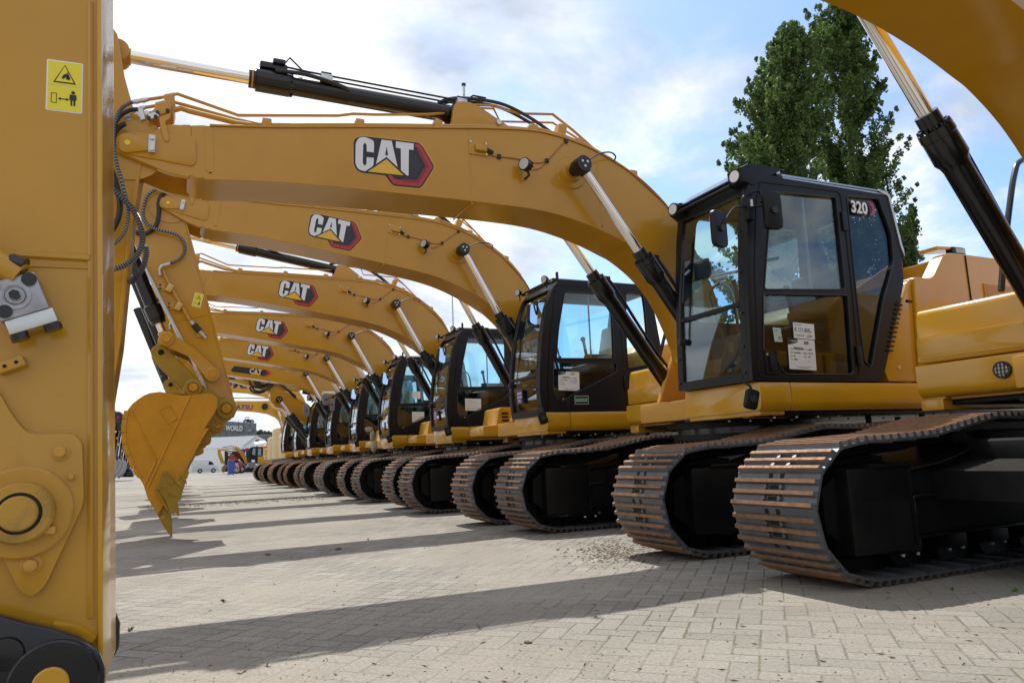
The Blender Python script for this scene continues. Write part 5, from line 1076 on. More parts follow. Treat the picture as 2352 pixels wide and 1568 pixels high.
# bucket of machine one, curled under its stick
piv = Vector((-.64-XC, 0, .98)); bkA.location = piv; bkA.rotation_euler.y = R(32)
# sheets on the door
CY = -1.438
mb = MB(); x0, z0, x1, z1 = -.632, 1.828, -.396, 1.716
M = Matrix.Translation((x0, CY, z0)) @ Matrix.Rotation(R(2.0), 4, 'Y')
def slab(mb, M, poly, d, m):
    t = MB(); t.prism(poly, -d-.0008, -d, m); mb.raw([M @ v for v in t.v], t.f, m)
slab(mb, M, [(0, 0), (.24, 0), (.24, -.135), (0, -.135)], 0, WHT)
T2 = Matrix(((1, 0, 0, 0), (0, 0, -1, 0), (0, 1, 0, 0), (0, 0, 0, 1)))
mb.text('\u20ac 171.800,-', .050, M @ Matrix.Translation((.010, -.0015, -.078)) @ T2, PRL, .0006, .0002, sx=.86)
mb.text('\u20ac 2.850 P.M.*', .020, M @ Matrix.Translation((.012, -.0015, -.115)) @ T2, GRN, .0003, .0002); mb.text('REF. 70205554', .014, M @ Matrix.Translation((.012, -.0015, -.022)) @ T2, PRL, 0, .0002)
for k in range(10): slab(mb, M, [(.150+.013*(k % 5), -.100-.012*(k//5)), (.159+.013*(k % 5), -.100-.012*(k//5)), (.159+.013*(k % 5), -.107-.012*(k//5)), (.150+.013*(k % 5), -.107-.012*(k//5))], .0012, (ORN, BLU, LGB, LGR)[k % 4])
mb.build('price_card', cab, 0)
sheet(cab, -.71, 1.69, -.405, 1.43, CY, '70205554', [('Year', .60, .35, 0), ('NEW', .74, .355, 1), ('Brand', .07, .475, 0), ('Caterpillar', .19, .475, 1), ('Engine', .54, .475, 0), ('175 HP', .72, .475, 1), ('Hours', .07, .59, 0), ('10', .19, .59, 1), ('Type', .54, .59, 0), ('320', .72, .59, 1), ('CE', .07, .70, 0), ('NEW', .19, .70, 1), ('-35', .68, .74, 0)])
mb = MB(); mb.prism([(-.865, 1.775), (-.778, 1.772), (-.768, 1.655), (-.855, 1.655)], CY-.001, CY, GRL); mb.text('99', .055, tm(-.815, CY-.0015, 1.665), GREY, .001, .0002, sx=.7); mb.text('L 80', .022, tm(-.85, CY-.0015, 1.74), GREY, .0003, .0002); mb.build('noise_label', cab, 0)

# ---- older round-cornered cabs
A2 = R(8.9)
def notes(cab, spec):
    for s in spec: plain_note(cab, *s)
m2 = empty('excavator', (XC2, YC2, 0), label='second amber excavator from the one with the 320 decal backwards, rounded black cab with number sheet 70229518 and green sticker on its door', cat='excavator', group=GRP)
m2['label'] = 'excavator with rounded black cab, number sheet 70229518 and small green sticker on its door'
undercarriage(m2); platform(m2, 'B'); toolbox(m2, 'B'); engine_house(m2, 'B')
cab2 = make_cab(m2, CABB_, 'B'); roof_kit_B(cab2, m2); seat(cab2, -.05, 1.85, True); console(cab2, -.62, 1.80)
make_boom(m2, 'B', A2); boom_cylinders(m2, A2, 1.0); make_stick_B(m2); make_bucket(m2)
base_kids = True
def clone(loc, label, skip=()):
    r = copy_tree(m2, None, skip); r.location = loc; r['label'] = label; return r
def kid(r, name):
    for c in kids(r):
        if c.name.split('.')[0] == name: return c
m3 = clone((3.24+2.15+.02, 13.317, 0), 'excavator whose rounded cab has a white note with a small yellow spot on the door')
m4 = clone((3.24+2.15, 16.98, 0), 'excavator with a white plastic bag hanging from the front corner of its deck')
m5 = clone((3.385+2.15, 20.7, 0), 'excavator between the one with the hanging bag and the one with twin grey mirrors')
m6 = clone((3.42+2.15, 24.4, 0), 'excavator whose black cab carries twin grey mirrors and a silver light bar', ('logo_decal', 'mirror', 'work_lamp', 'boom_lamp', 'stick_cylinder'))
CB = -1.408
sheet(cab2, -.866, 1.845, -.56, 1.60, CB, '70229518', [('Year', .60, .35, 0), ('NEW', .72, .355, 1), ('Brand', .07, .475, 0), ('Caterpillar', .19, .475, 1), ('Engine', .54, .475, 0), ('152 HP', .72, .475, 1), ('Hours', .07, .59, 0), ('6', .19, .59, 1), ('Type', .54, .59, 0), ('323 D3', .70, .59, 1), ('CE', .07, .70, 0), ('NEW', .19, .70, 1)])
mb = MB(); M = Matrix.Translation((-.656, -1.425, 1.526)); slab(mb, M, [(0, 0), (.205, -.0), (.205, -.108), (0, -.108)], 0, WHT); slab(mb, M, [(.005, -.005), (.20, -.005), (.20, -.103), (.005, -.103)], .001, LGB); slab(mb, M, [(.003, -.030), (.202, -.030), (.202, -.078), (.003, -.078)], .002, GRN)
mb.text('NEW BENEFIT / WINNING / GOED', .011, M @ Matrix.Translation((.012, -.0035, -.050)) @ T2, WHT, .0002, .0002); mb.text('VERHUUR / CONDITION / CREDIT', .011, M @ Matrix.Translation((.012, -.0035, -.068)) @ T2, WHT, .0002, .0002); mb.build('green_sticker', cab2, 0)
front_sticker(cab2, -.85, 1.56)
for i, (mm, spec) in enumerate(((m3, [(-.80, 1.81, -.50, 1.60, CB, 4)]), (m4, [(-.62, 1.83, -.34, 1.60, CB, 3), (-.60, 2.28, -.42, 2.12, CB, 3)]), (m5, [(-.52, 1.80, -.22, 1.58, CB, 3)]), (m6, [(-.10, 1.82, .26, 1.60, CB, 4)]))):
    c = kid(mm, 'cab'); notes(c, spec)
    if i < 2: front_sticker(c, -.85, 1.55)
c3_ = kid(m3, 'cab'); mb = MB(); mb.prism([(-.77, 1.65), (-.72, 1.65), (-.72, 1.61), (-.77, 1.61)], CB-.003, CB-.002, STY); mb.build('yellow_note_spot', c3_, 0)
for c in kids(kid(m5, 'cab')):
    if c.name.split('.')[0] == 'mirror': c.rotation_euler.z = R(0)
# plastic bag hung on the deck of the fourth
bag = MB(); bag.ball((0, 0, 0), .09, BAGM, 3, (.75, .75, 1.5), .06); bag.ball((-.03, 0, .22), .05, BAGM, 3, (1, 1, 2.6), .12); bag.ball((-.10, .0, .36), .045, BAGM, 3, (1.7, 1, 1.2), .2)
b = bag.build('hanging_bag', None); p_ = W(857, 1012, 15.5); b.location = (p_.x, 15.45, p_.z-.12); tag(b, 'crumpled white plastic bag hanging from the deck corner of a parked excavator', 'bag')
# stripe style logo for the two machines farther back
def stripe_logo(par, x0, z0, L, H, y, sl, O=(0, 0, 0), nm='logo_decal'):
    mb = MB(*O); f = lambda u, v: (x0+u*L, z0+v*H+u*L*sl)
    mb.prism([f(0, .25), f(.05, 0), f(.92, 0), f(1, .5), f(.93, 1), f(.08, 1)], y-.003, y, LGB)
    mb.prism([f(.80, -.12), f(.95, 0), f(1.04, .55), f(.97, .95), f(.90, .95), f(.96, .5), f(.88, .12)], y-.005, y-.003, LGR)
    mb.text('CAT', H*1.15, tm(*f(.48, .12)[:1], y-.006, f(.48, .12)[1], math.atan(sl)) , LGW, H*.02, .0005, sx=.85); mb.prism([f(.55, .02), f(.66, .5), f(.78, .02)], y-.009, y-.008, LGY)
    return mb.build(nm, par, 0)
bm6 = kid(m6, 'boom'); stripe_logo(bm6, -4.25+.464, 3.13-1.75, 1.15, .19, -.245, .03)
c = kid(m6, 'cab')
for (px, py, w_, h_, rz) in ((747.5, 917, .20, .36, 20), (763, 929, .15, .38, -12)):
    p_ = W(px, py, 24.4-1.5); mirror(c, (p_.x-5.57, -1.5, p_.z), w_, h_, R(rz), glassy=None, arm=[(-.9, -1.4, 2.9), (-.95, -1.5, 2.85), (p_.x-5.57, -1.5, p_.z)])
p_ = W(755, 902, 22.9); mb = MB(); mb.box(p_.x-5.57-.18, p_.x-5.57+.22, -1.45, -1.3, p_.z-.06, p_.z+.05, ZNC, .02, 2); mb.build('light_bar', c)

# ---- seventh: two piece boom with looping hoses
def e8(x, y): return (493.8+x*.17577, 792.4+y*.17577)
Y7 = 28.1; X7 = 3.4+2.15
m7 = copy_tree(m2, None, ('boom', 'stick', 'bucket', 'bucket_cylinder', 'bucket_linkage', 'stick_cylinder', 'boom_cylinder', 'price_sheet', 'green_sticker', 'customs_sticker', 'mirror', 'work_lamp')); m7.location = (X7, Y7, 0)
m7['label'] = 'excavator with a jointed two-piece boom and black hoses looping below it'
S7 = lambda l, o=-.25: [(W(*e8(a, b), Y7+o).x-X7, W(*e8(a, b), Y7+o).z) for a, b in l]
mb = MB(); mb.prism(S7([(20, 300), (165, 335), (500, 372), (800, 415), (1060, 470), (1105, 500), (1145, 580), (1110, 592), (1000, 582), (860, 600), (700, 610), (450, 530), (175, 455), (20, 430)]), -.22, .22, YEL, .01)
mb.prism(S7([(715, 600), (735, 560), (770, 545), (900, 600), (1060, 680), (1210, 765), (1260, 900), (1230, 1060), (1180, 1020), (1000, 930), (880, 830), (790, 810), (730, 740)]), -.26, .26, YEL, .01)
bo = mb.build('boom', m7); x_, z_ = S7([(170, 400)])[0]; stripe_logo(bo, x_-.3, z_-.10, 1.05, .22, -.222, -.06)
mb = MB()
for k, l in enumerate(([(475, 330), (470, 380), (450, 440), (470, 520), (560, 555), (660, 530), (740, 470), (790, 455), (860, 490), (940, 580), (1060, 690)], [(530, 340), (510, 420), (530, 500), (590, 545), (680, 525), (760, 505), (830, 500), (920, 560), (1060, 670)], [(560, 345), (545, 420), (560, 490), (620, 520), (700, 480), (780, 460)], [(585, 350), (570, 430), (600, 510), (680, 500)], [(455, 545), (480, 600), (560, 625), (640, 605), (700, 560), (760, 530)], [(470, 520), (520, 590), (600, 600), (720, 560)])):
    yy = -.30-.03*k; mb.tube(catmull([(W(*e8(a, b_), Y7+yy).x-X7, yy, W(*e8(a, b_), Y7+yy).z) for a, b_ in l], 5), .035, RUB, 8)
mb.build('boom_hose', bo)
cap = S7([(838, 712)], -.42)[0]; c0_ = S7([(985, 905)], -.42)[0]; end = S7([(1165, 1120)], -.42)[0]
for s_ in (-1, 1):
    a = Vector((cap[0], s_*.42, cap[1])); b_ = Vector((c0_[0], s_*.42, c0_[1])); d = (b_-a).normalized()
    mb = MB(); mb.lathe(b_, d, [(0, .05), (0, .13), (.5, .13), (.52, .10), (1.9, .10)], BLK, 18); cy = mb.build('boom_cylinder', m7)
    mb = MB(); mb.tube([a, b_+d*.02], .055, CHR, 18); mb.build('rod', cy)
    mb = MB(); mb.cyl((a.x, a.y-.06, a.z), (a.x, a.y+.10, a.z), .12, BLK, 22)
    for k in range(3): t = R(30+120*k); mb.cyl((a.x+.045*math.cos(t), a.y-.075, a.z+.045*math.sin(t)), (a.x+.045*math.cos(t), a.y-.06, a.z+.045*math.sin(t)), .022, ZNC, 6)
    mb.build('end_cap', cy)
mb = MB(); mb.box(-1.1, -.3, -1.35, -.5, 3.05, 3.25, BLK, .03); mb.cyl((-1.35, -1.2, 3.35), (-1.1, -1.2, 3.30), .10, BLK, 14); mb.cyl((-1.2, -.9, 3.45), (-1.0, -.9, 3.40), .08, BLK, 14); mb.build('roof_guard', kid(m7, 'cab'))
p_ = S7([(1070, 1330)], -1.45)[0]; plain_note(kid(m7, 'cab'), -.2, 1.75, .1, 1.55, CB)
p_ = W(*e8(1195, 850), Y7-1.5); mirror(kid(m7, 'cab'), (p_.x-X7, -1.5, p_.z), .22, .42, R(10), glassy=None)
bq = make_bucket(m7, name='bucket'); bq.location.x -= .1
st7 = MB(); st7.prism([(-5.35, 4.3), (-5.1, 3.0), (-4.75, 1.6), (-4.85, 1.35), (-5.0, 1.6), (-5.5, 3.0), (-5.55, 4.3)], -.18, .18, YEL, .01); st7.build('stick', m7)

# ---- lemon yellow machines with purple lettering
def lemon(Y, X, boomp, txt, tpos, tsz, cyl, label, cabskip=False):
    r = empty('excavator', (X, Y, 0), label=label, cat='excavator', group=GRP)
    S = lambda l, o=-.25: [(W(*e8(a, b), Y+o).x-X, W(*e8(a, b), Y+o).z) for a, b in l]
    undercarriage(r, 2.4, TRKR, 0); platform(r, 'B', YELK); engine_house(r, 'B', YELK)
    c = copy_tree(cab2, r, ('price_sheet', 'green_sticker', 'customs_sticker', 'mirror', 'work_lamp', 'wiper', 'pillar_bolt'))
    mb = MB(); mb.prism(S(boomp), -.24, .24, YELK, .012); bo = mb.build('boom', r)
    mb = MB(); tx, tz = S([tpos])[0]; mb.text(txt, tsz, tm(tx, -.245, tz, R(-1.5)), PRP, tsz*.03, .002, sx=1.05); mb.build('boom_lettering', bo, 0)
    mb = MB(); tp = S(boomp); mb.tube([(a, -.1, b+.06) for a, b in S([(20, 590), (240, 700), (520, 715), (720, 715)]) if True] if cyl is None else [(a, -.1, b+.08) for a, b in S(cyl['pipe'])], .035, YELK, 8); mb.build('hydraulic_pipe', bo)
    if cyl:
        for s_ in (-1, 1):
            a, b_, e_ = [Vector((q[0], s_*.40, q[1])) for q in S([cyl['a'], cyl['b'], cyl['e']], -.4)]
            mb = MB(); mb.tube([b_, e_], .10, YELK, 16); cy = mb.build('boom_cylinder', r); mb = MB(); mb.tube([a, b_], .055, CHR, 14); mb.cyl(a-Vector((0, .07, 0)), a+Vector((0, .07, 0)), .11, YELK, 16); mb.build('rod', cy)
    st = MB(); st.prism([(-5.3, 4.0), (-5.1, 2.8), (-4.85, 1.6), (-4.95, 1.35), (-5.1, 1.6), (-5.5, 2.8), (-5.5, 4.0)], -.18, .18, YELK, .01); st.build('stick', r)
    return r
m8 = lemon(31.8, 3.48+2.15, [(-60, 425), (180, 452), (440, 500), (720, 560), (1000, 585), (1100, 600), (1160, 690), (1260, 900), (1350, 1150), (1280, 1200), (1180, 980), (1050, 800), (920, 700), (720, 680), (440, 620), (180, 600), (-60, 590)], 'KOMATSU', (-75, 548), .56, dict(pipe=[(160, 445), (440, 480), (720, 540)], a=(900, 640), b=(960, 780), e=(1050, 980)), 'lemon yellow excavator with large purple lettering half hidden behind the looping black hoses')
m9 = lemon(35.5, 3.5+2.15, [(-60, 715), (180, 728), (480, 728), (700, 725), (800, 760), (900, 850), (980, 960), (1010, 1120), (960, 1300), (930, 1200), (900, 1080), (870, 1010), (800, 940), (700, 895), (560, 870), (330, 852), (180, 850), (-60, 845)], 'KOMATSU', (70, 832), .28, dict(pipe=[(180, 705), (420, 708), (720, 712)], a=(815, 838), b=(905, 1060), e=(945, 1180)), 'lemon yellow excavator whose low arched boom frames the grey hall')
for mm in (m9,):
    mb = MB(); p_ = W(*e8(655, 798), 35.1); mb.cyl((p_.x-5.65, -.35, p_.z-.0), (p_.x-5.65, -.25, p_.z), .14, BLK, 14); mb.build('boom_lamp', kid(mm, 'boom'))
bq = make_bucket(m8); bq.location.x += .1; bq = make_bucket(m9, mt=RST); bq.location.x += .25
# ---- machines behind facing the other way, counterweights towards the yard
for (px, Y, h, lab, mt_) in ((643, 38.9, 2.25, 'faded yellow excavator seen from behind, right-hand of three with rounded counterweights', CREAM), (627, 42.6, 2.75, 'tallest of the cream excavators seen from behind, in the middle of three', CREAM), (616, 46.5, 2.4, 'cream excavator seen from behind, left-hand of three with rounded counterweights', CREAM)):
    p_ = W(px, 1040, Y); r = empty('rear_facing_excavator', (p_.x+2.3, Y, 0), R(180), lab, 'excavator', 'excavators turned round at the far end of the row'); undercarriage(r, 2.4, TRKR, 0)
    mb = MB(); mb.prism([(1.2, -1.3), (1.2, 1.3), (2.0, 1.3), (2.25, .9), (2.3, 0), (2.25, -.9), (2.0, -1.3)], 1.05, h, mt_, .12, 3, axis='z'); mb.build('counterweight', r)
    mb = MB(); mb.box(-1.2, 1.2, -1.3, 1.3, 1.05, h-.3, mt_, .08); mb.build('body', r); mb = MB(); mb.box(-1.8, -.2, -1.35, -.35, 1.3, 2.95, CABB, .12, 3); mb.box(-1.7, -.3, -1.36, -1.34, 1.9, 2.8, GLD, .004); mb.build('cab', r)
    mb = MB(); mb.box(1.95, 2.1, .6, 1.25, h-.75, h-.35, WHT, .04, 2); mb.build('work_light', r); mb = MB(); mb.box(.9, 1.05, -1.33, -1.29, 1.2, h-.4, DRK); mb.box(2.30, 2.34, -.25, .25, 1.25, 1.5, GREY, .01); mb.build('door_gap', r) if False else None; mb = MB(); mb.box(-.9, .9, -1.31, -1.29, 1.3, h-.6, GREY, .004); mb.build('side_grille', r)
# note: rusty far tracks
for r in (m6, m7):
    for c in kids(r):
        if c.name.startswith('crawler_track'): c.data = TRKR
# ------------------------------------------------------------------ far side of the yard
def f9(x, y): return (505.3+x*.09523, 941.7+y*.09523)
def B(l, Y, dz=0): return [(W(*p, Y).x, W(*p, Y).z+dz) for p in l]
WALL = mat('grey_cladding', (.17, .18, .19), .6, var=.06, vscale=.3); TENT = mat('white_canvas', (.80, .82, .84), .6, var=.04); SHED = mat('dark_grey_sheet', (.12, .13, .15), .6)
VANW = mat('van_white', (.60, .62, .64), .3, coat=.5); TYR = mat('tyre_rubber', (.02, .02, .02), .8); ALU = mat('pale_metal', (.45, .46, .48), .5, metal=.4); BARK = mat('bark', (.09, .07, .05), .9, var=.4, bump=.6, bscale=30)
YB = 150
top = B([f9(0, 236), f9(880, 313)], YB); xl, zl = B([(440, 955)], YB)[0]; xr, zr = top[1]
hall = empty('hall', (xr, YB, 0), label='tall flat-roofed grey hall with WORLD in white letters on its wall', cat='building')
mb = MB(xr, YB, 0); mb.prism([(xl-12, 0), (xr, 0), (xr, zr), (xl-12, zl+.6)], YB, YB+40, WALL, .05)
mb.build('wall', hall)
mb = MB(xr, YB, 0)
for cx_ in (148, 315, 447, 575, 722):
    a = B([f9(cx_, 300)], YB)[0]; mb.box(a[0]-.06, a[0]+.06, YB-.06, YB, 0, zr+.4, SHED)
for k in range(5): a = B([f9(-120*k, 300)], YB)[0]; mb.box(a[0]-.06, a[0]+.06, YB-.06, YB, 0, zr+.5, SHED)
mb.build('wall_joint', hall)
mb = MB(xr, YB, 0); a, b_ = B([f9(668, 452), f9(825, 520)], YB); mb.box(a[0], b_[0], YB-.08, YB, b_[1], a[1], SHED)
for k in range(5): w_ = (b_[0]-a[0]-.5)/5; mb.box(a[0]+.1+k*w_, a[0]+k*w_+w_-.15, YB-.14, YB-.08, b_[1]+.1, a[1]-.1, ALU)
mb.build('window', hall)
mb = MB(xr, YB, 0); a = B([f9(132, 490)], YB)[0]; mb.text('WORLD', 1.32, tm(a[0], YB-.3, a[1], R(-2.5)), WHT, .035, .10, sx=.62); a = B([f9(0, 478)], YB)[0]; mb.text('AS', 1.32, tm(a[0]+.02, YB-.3, a[1], R(-2)), mat('sign_green', (.06, .45, .10), .5), .03, .10, sx=.62)
mb.text('B', 1.32, tm(a[0]-.6, YB-.3, a[1]+.02, R(-2)), MATS['sign_green'], .03, .10, sx=.62)
mb.build('sign_letters', hall, 0)
# vehicle parked on the hall roof
a, b_ = B([f9(575, 290), f9(800, 300)], YB+4); r = empty('rooftop_tractor', (a[0], YB+4, a[1]-.4), label='dark red tractor displayed on the flat roof of the grey hall', cat='vehicle')
O = (a[0], YB+4, a[1]-.4); mb = MB(*O); P_ = B([f9(575, 290), f9(590, 240), (f9(650, 215)), f9(700, 232), f9(780, 235), f9(800, 275), f9(800, 300)], YB+4); mb.prism(P_, YB+3, YB+4.2, mat('dark_maroon', (.05, .012, .015), .5), .03); mb.build('body', r)
mb = MB(*O)
for q, rr in ((615, .45), (770, .36)): c = B([f9(q, 280)], YB+3)[0]; mb.cyl((c[0], YB+2.4, c[1]), (c[0], YB+3.1, c[1]), rr, TYR, 20); mb.cyl((c[0], YB+2.35, c[1]), (c[0], YB+2.42, c[1]), rr*.5, ALU, 14)
mb.build('wheel', r)
mb = MB(*O); c = B([f9(655, 172)], YB+4)[0]; mb.box(c[0]-.42, c[0]+.42, YB+3.3, YB+4.4, c[1]-.04, c[1]+.04, ALU, .01)
for dx in (-.3, .3): mb.box(c[0]+dx-.03, c[0]+dx+.03, YB+4, YB+4.1, c[1]-.6, c[1], SHED)
mb.build('canopy', r)
# shed, tent, awning
YS = 140; P_ = B([f9(890, 598), f9(1340, 580), f9(1420, 640), f9(1420, 700)], YS); mb = MB(); mb.prism([(P_[0][0]-3, 0), (P_[2][0]+6, 0), (P_[2][0]+6, P_[2][1]-2), (P_[1][0], P_[1][1]), (P_[0][0]-3, P_[0][1])], YS, YS+20, SHED, .05)
for k in range(6): mb.box(P_[0][0]+k*3, P_[0][0]+k*3+.1, YS-.08, YS, 0, P_[0][1]-.3, WALL)
tag(mb.build('shed', None, 30), 'low dark grey shed joined to the right of the tall hall', 'building')
YT = 110; tent = empty('marquee', (W(*f9(885, 700), YT).x, YT, 0), label='white marquee tent with a pitched roof in front of the grey hall', cat='tent')
Ox = tent.location.x; pk = B([f9(885, 615)], YT)[0]; el_ = B([f9(560, 870)], YT)[0]; er = B([f9(1095, 772)], YT)[0]; bkx = B([f9(-250, 665)], YT+8)[0]
hw = (er[0]-pk[0])
mb = MB(Ox, YT, 0); L_, Rr = (el_[0], el_[1]), (er[0], er[1]+.3)
mb.prism([(L_[0], 0), (Rr[0], 0), (Rr[0], Rr[1]), (pk[0], pk[1]), (L_[0], L_[1])], YT, YT+.1, TENT); mb.build('gable', tent)
mb = MB(Ox, YT, 0); dxl = -34; dy = 14
def sheet3(a, b_, t=.12): mb.raw([(a[0], YT-.1, a[1]), (b_[0], YT-.1, b_[1]), (b_[0]+dxl, YT+dy, b_[1]), (a[0]+dxl, YT+dy, a[1]), (a[0], YT-.1, a[1]-t), (b_[0], YT-.1, b_[1]-t), (b_[0]+dxl, YT+dy, b_[1]-t), (a[0]+dxl, YT+dy, a[1]-t)], [(0, 1, 2, 3), (7, 6, 5, 4), (0, 4, 5, 1), (1, 5, 6, 2), (2, 6, 7, 3), (3, 7, 4, 0)], TENT)
sheet3(L_, pk); sheet3(pk, Rr); mb.raw([(L_[0], YT, 0), (L_[0], YT, L_[1]), (L_[0]+dxl, YT+dy, L_[1]), (L_[0]+dxl, YT+dy, 0)], [(0, 1, 2, 3)], TENT); mb.build('roof', tent)
mb = MB(Ox, YT, 0)
for k in range(5):
    t = k/4.; mb.tube([(L_[0]+dxl*t, YT-.15+dy*t, L_[1]+.02), (pk[0]+dxl*t, YT-.15+dy*t, pk[1]+.06)], .07, ALU, 6)
mb.build('roof_rib', tent)
for q in (880, 925): a = B([f9(q-22, 700), f9(q+16, 790)], YT); mb = MB(Ox, YT, 0); mb.box(a[0][0], a[1][0], YT-.06, YT, a[1][1], a[0][1], GREY); mb.build('window', tent)
Yaw = 95; a, b_ = B([f9(870, 815), f9(1130, 772)], Yaw); mb = MB(); mb.raw([(a[0], Yaw, a[1]), (b_[0], Yaw, b_[1]), (b_[0], Yaw+3, b_[1]+.3), (a[0], Yaw+3, a[1]+.3)]+[(a[0], Yaw, a[1]-.25), (b_[0], Yaw, b_[1]-.25), (b_[0], Yaw+3, b_[1]+.05), (a[0], Yaw+3, a[1]+.05)], [(0, 1, 2, 3), (7, 6, 5, 4), (0, 4, 5, 1), (1, 5, 6, 2), (2, 6, 7, 3), (3, 7, 4, 0)], TENT)
for x in (a[0]+.2, b_[0]-.2): mb.box(x-.08, x+.08, Yaw+1, Yaw+1.15, 0, a[1], SHED)
tag(mb.build('awning', None, 0), 'slanting white awning on posts behind the small black-cabbed excavator', 'awning')
# ---- vehicles by the tent
YM = 75; dz = -.22
def Q(l, Y=YM): return [(a_, max(0.0, b_+dz)) for a_, b_ in B([f9(*p) for p in l], Y)]
g = Q([(860, 1440)])[0]
mini = empty('small_excavator', (g[0], YM, 0), label='compact yellow excavator with a black cab parked in front of the white tent', cat='excavator'); O = (g[0], YM, 0)
mb = MB(*O); mb.prism(rounded(Q([(590, 1440), (575, 1400), (620, 1345), (1010, 1345), (1050, 1400), (1020, 1440)]), .1), YM-.9, YM-.5, UND, .03); mb.prism(rounded(Q([(590, 1440), (575, 1400), (620, 1345), (1010, 1345), (1050, 1400), (1020, 1440)]), .1), YM+.5, YM+.9, UND, .03); mb.prism(Q([(640, 1400), (1000, 1400), (1000, 1330), (640, 1330)]), YM-.5, YM+.5, UND); mb.build('crawler_track', mini)
mb = MB(*O); mb.prism(Q([(640, 1320), (700, 1200), (890, 1210), (1060, 1220), (1080, 1320), (1000, 1345), (700, 1340)]), YM-.9, YM+.9, GREY, .04); mb.build('chassis', mini)
mb = MB(*O); mb.prism(rounded(Q([(888, 1230), (888, 1058), (1215, 1058), (1220, 1200), (1150, 1280), (1060, 1220)]), .08), YM-.95, YM+.95, YEL, .06, 2); bd = mb.build('engine_cover', mini)
mb = MB(*O); tx = Q([(1028, 1125)])[0]; mb.text('CAT', .50, tm(tx[0], YM-1.0, tx[1], R(-2)), WHT, .01, .01, sx=.75); q_ = Q([(1100, 1085), (1125, 1105), (1100, 1135)]); mb.prism(q_, YM-1.0, YM-.985, LGR); mb.build('logo_decal', bd, 0)
mb = MB(*O); holed(mb, rounded(Q([(690, 1215), (720, 850), (770, 832), (1000, 832), (1012, 870), (1005, 1055), (890, 1060), (885, 1215)]), .05), [rounded(Q([(752, 1010), (775, 865), (858, 865), (850, 1040)]), .04), rounded(Q([(892, 1035), (895, 865), (990, 865), (990, 1035)]), .04)], YM-.85, YM-.75, CABB)
holed(mb, rounded(Q([(690, 1215), (720, 850), (770, 832), (1000, 832), (1012, 870), (1005, 1055), (890, 1060), (885, 1215)]), .05), [rounded(Q([(752, 1010), (775, 865), (858, 865), (850, 1040)]), .04), rounded(Q([(892, 1035), (895, 865), (990, 865), (990, 1035)]), .04)], YM+.05, YM+.15, CABB)
mb.prism(Q([(765, 850), (765, 830), (1000, 830), (1000, 850)]), YM-.85, YM+.15, CABB, .02); mb.prism(Q([(690, 1215), (700, 1100), (720, 1100), (720, 1215)]), YM-.75, YM+.05, CABB); mc = mb.build('cab', mini)
mb = MB(*O); mb.prism(Q([(750, 1020), (775, 860), (860, 860), (852, 1045)]), YM-.80, YM-.79, GLD); mb.prism(Q([(890, 1040), (893, 860), (992, 860), (992, 1040)]), YM-.80, YM-.79, GLD); mb.build('window', mc, 0)
mb = MB(*O); mb.prism(Q([(738, 1195), (738, 1140), (820, 1140), (820, 1195)]), YM-.87, YM-.86, WHT); mb.prism(Q([(828, 1270), (828, 1240), (905, 1240), (905, 1270)]), YM-.93, YM-.90, WHT); mb.build('paper_note', mc, 0)
mb = MB(*O); mb.prism(rounded(Q([(-60, 885), (250, 862), (320, 795), (400, 815), (470, 860), (560, 960), (640, 1080), (670, 1220), (620, 1250), (560, 1110), (480, 985), (400, 925), (280, 890), (0, 925), (-60, 930)]), .1), YM-.25, YM+.15, YEL, .03); bm_ = mb.build('boom', mini)
mb = MB(*O); mb.prism(Q([(60, 835), (300, 797), (300, 812), (60, 850)]), YM-.1, YM+.05, BLK); mb.build('stick_cylinder', bm_)
mb = MB(*O); t_ = Q([(205, 900)])[0]; mb.text('CAT', .38, tm(t_[0], YM-.27, t_[1], R(4)), WHT, .01, .01, sx=.8); mb.build('logo_decal', bm_, 0)
mb = MB(*O); mb.prism(Q([(-60, 870), (0, 880), (20, 960), (100, 1180), (80, 1240), (20, 1220), (-60, 1000)]), YM-.2, YM+.1, YEL, .03); mb.build('stick', mini)
mb = MB(*O); mb.prism(rounded(Q([(60, 1430), (35, 1380), (60, 1300), (140, 1240), (180, 1300), (120, 1380), (90, 1450)]), .1), YM-.5, YM+.4, RST, .03); mb.build('bucket', mini)
# digger with dark boom and orange bonnet, magenta machine, blue bin
Yr = 79; O = (Q([(350, 1440)], Yr)[0][0], Yr, 0); red = empty('orange_digger', O, label='orange and black digger with a folded dark arm behind the blue bin', cat='digger')
def Qr(l): return Q(l, Yr)
mb = MB(*O); mb.prism(rounded(Qr([(105, 925), (400, 935), (480, 1000), (600, 1150), (670, 1250), (600, 1280), (520, 1180), (420, 1080), (300, 1010), (190, 1000), (200, 1200), (110, 1240)]), .08), Yr-.4, Yr+.1, BLK, .03); mb.build('arm', red)
mb = MB(*O); mb.prism(Qr([(470, 1010), (500, 1030), (650, 1230), (625, 1240), (560, 1150)]), Yr-.44, Yr-.40, ORN); mb.prism(Qr([(165, 955), (290, 955), (280, 980), (200, 980)]), Yr-.44, Yr-.4, WHT); mb.build('side_stripe', red, 0)
mb = MB(*O); mb.prism(rounded(Qr([(190, 1060), (230, 1015), (460, 1040), (480, 1110), (440, 1160), (240, 1165)]), .1), Yr+.1, Yr+1.4, ORN, .08, 2); mb.prism(Qr([(240, 1010), (320, 1010), (325, 1035), (245, 1035)]), Yr+.05, Yr+.1, WHT); mb.build('bonnet', red)
mb = MB(*O); mb.prism(Qr([(110, 1160), (480, 1160), (560, 1350), (560, 1430), (110, 1430)]), Yr+.3, Yr+1.5, BLK, .05)
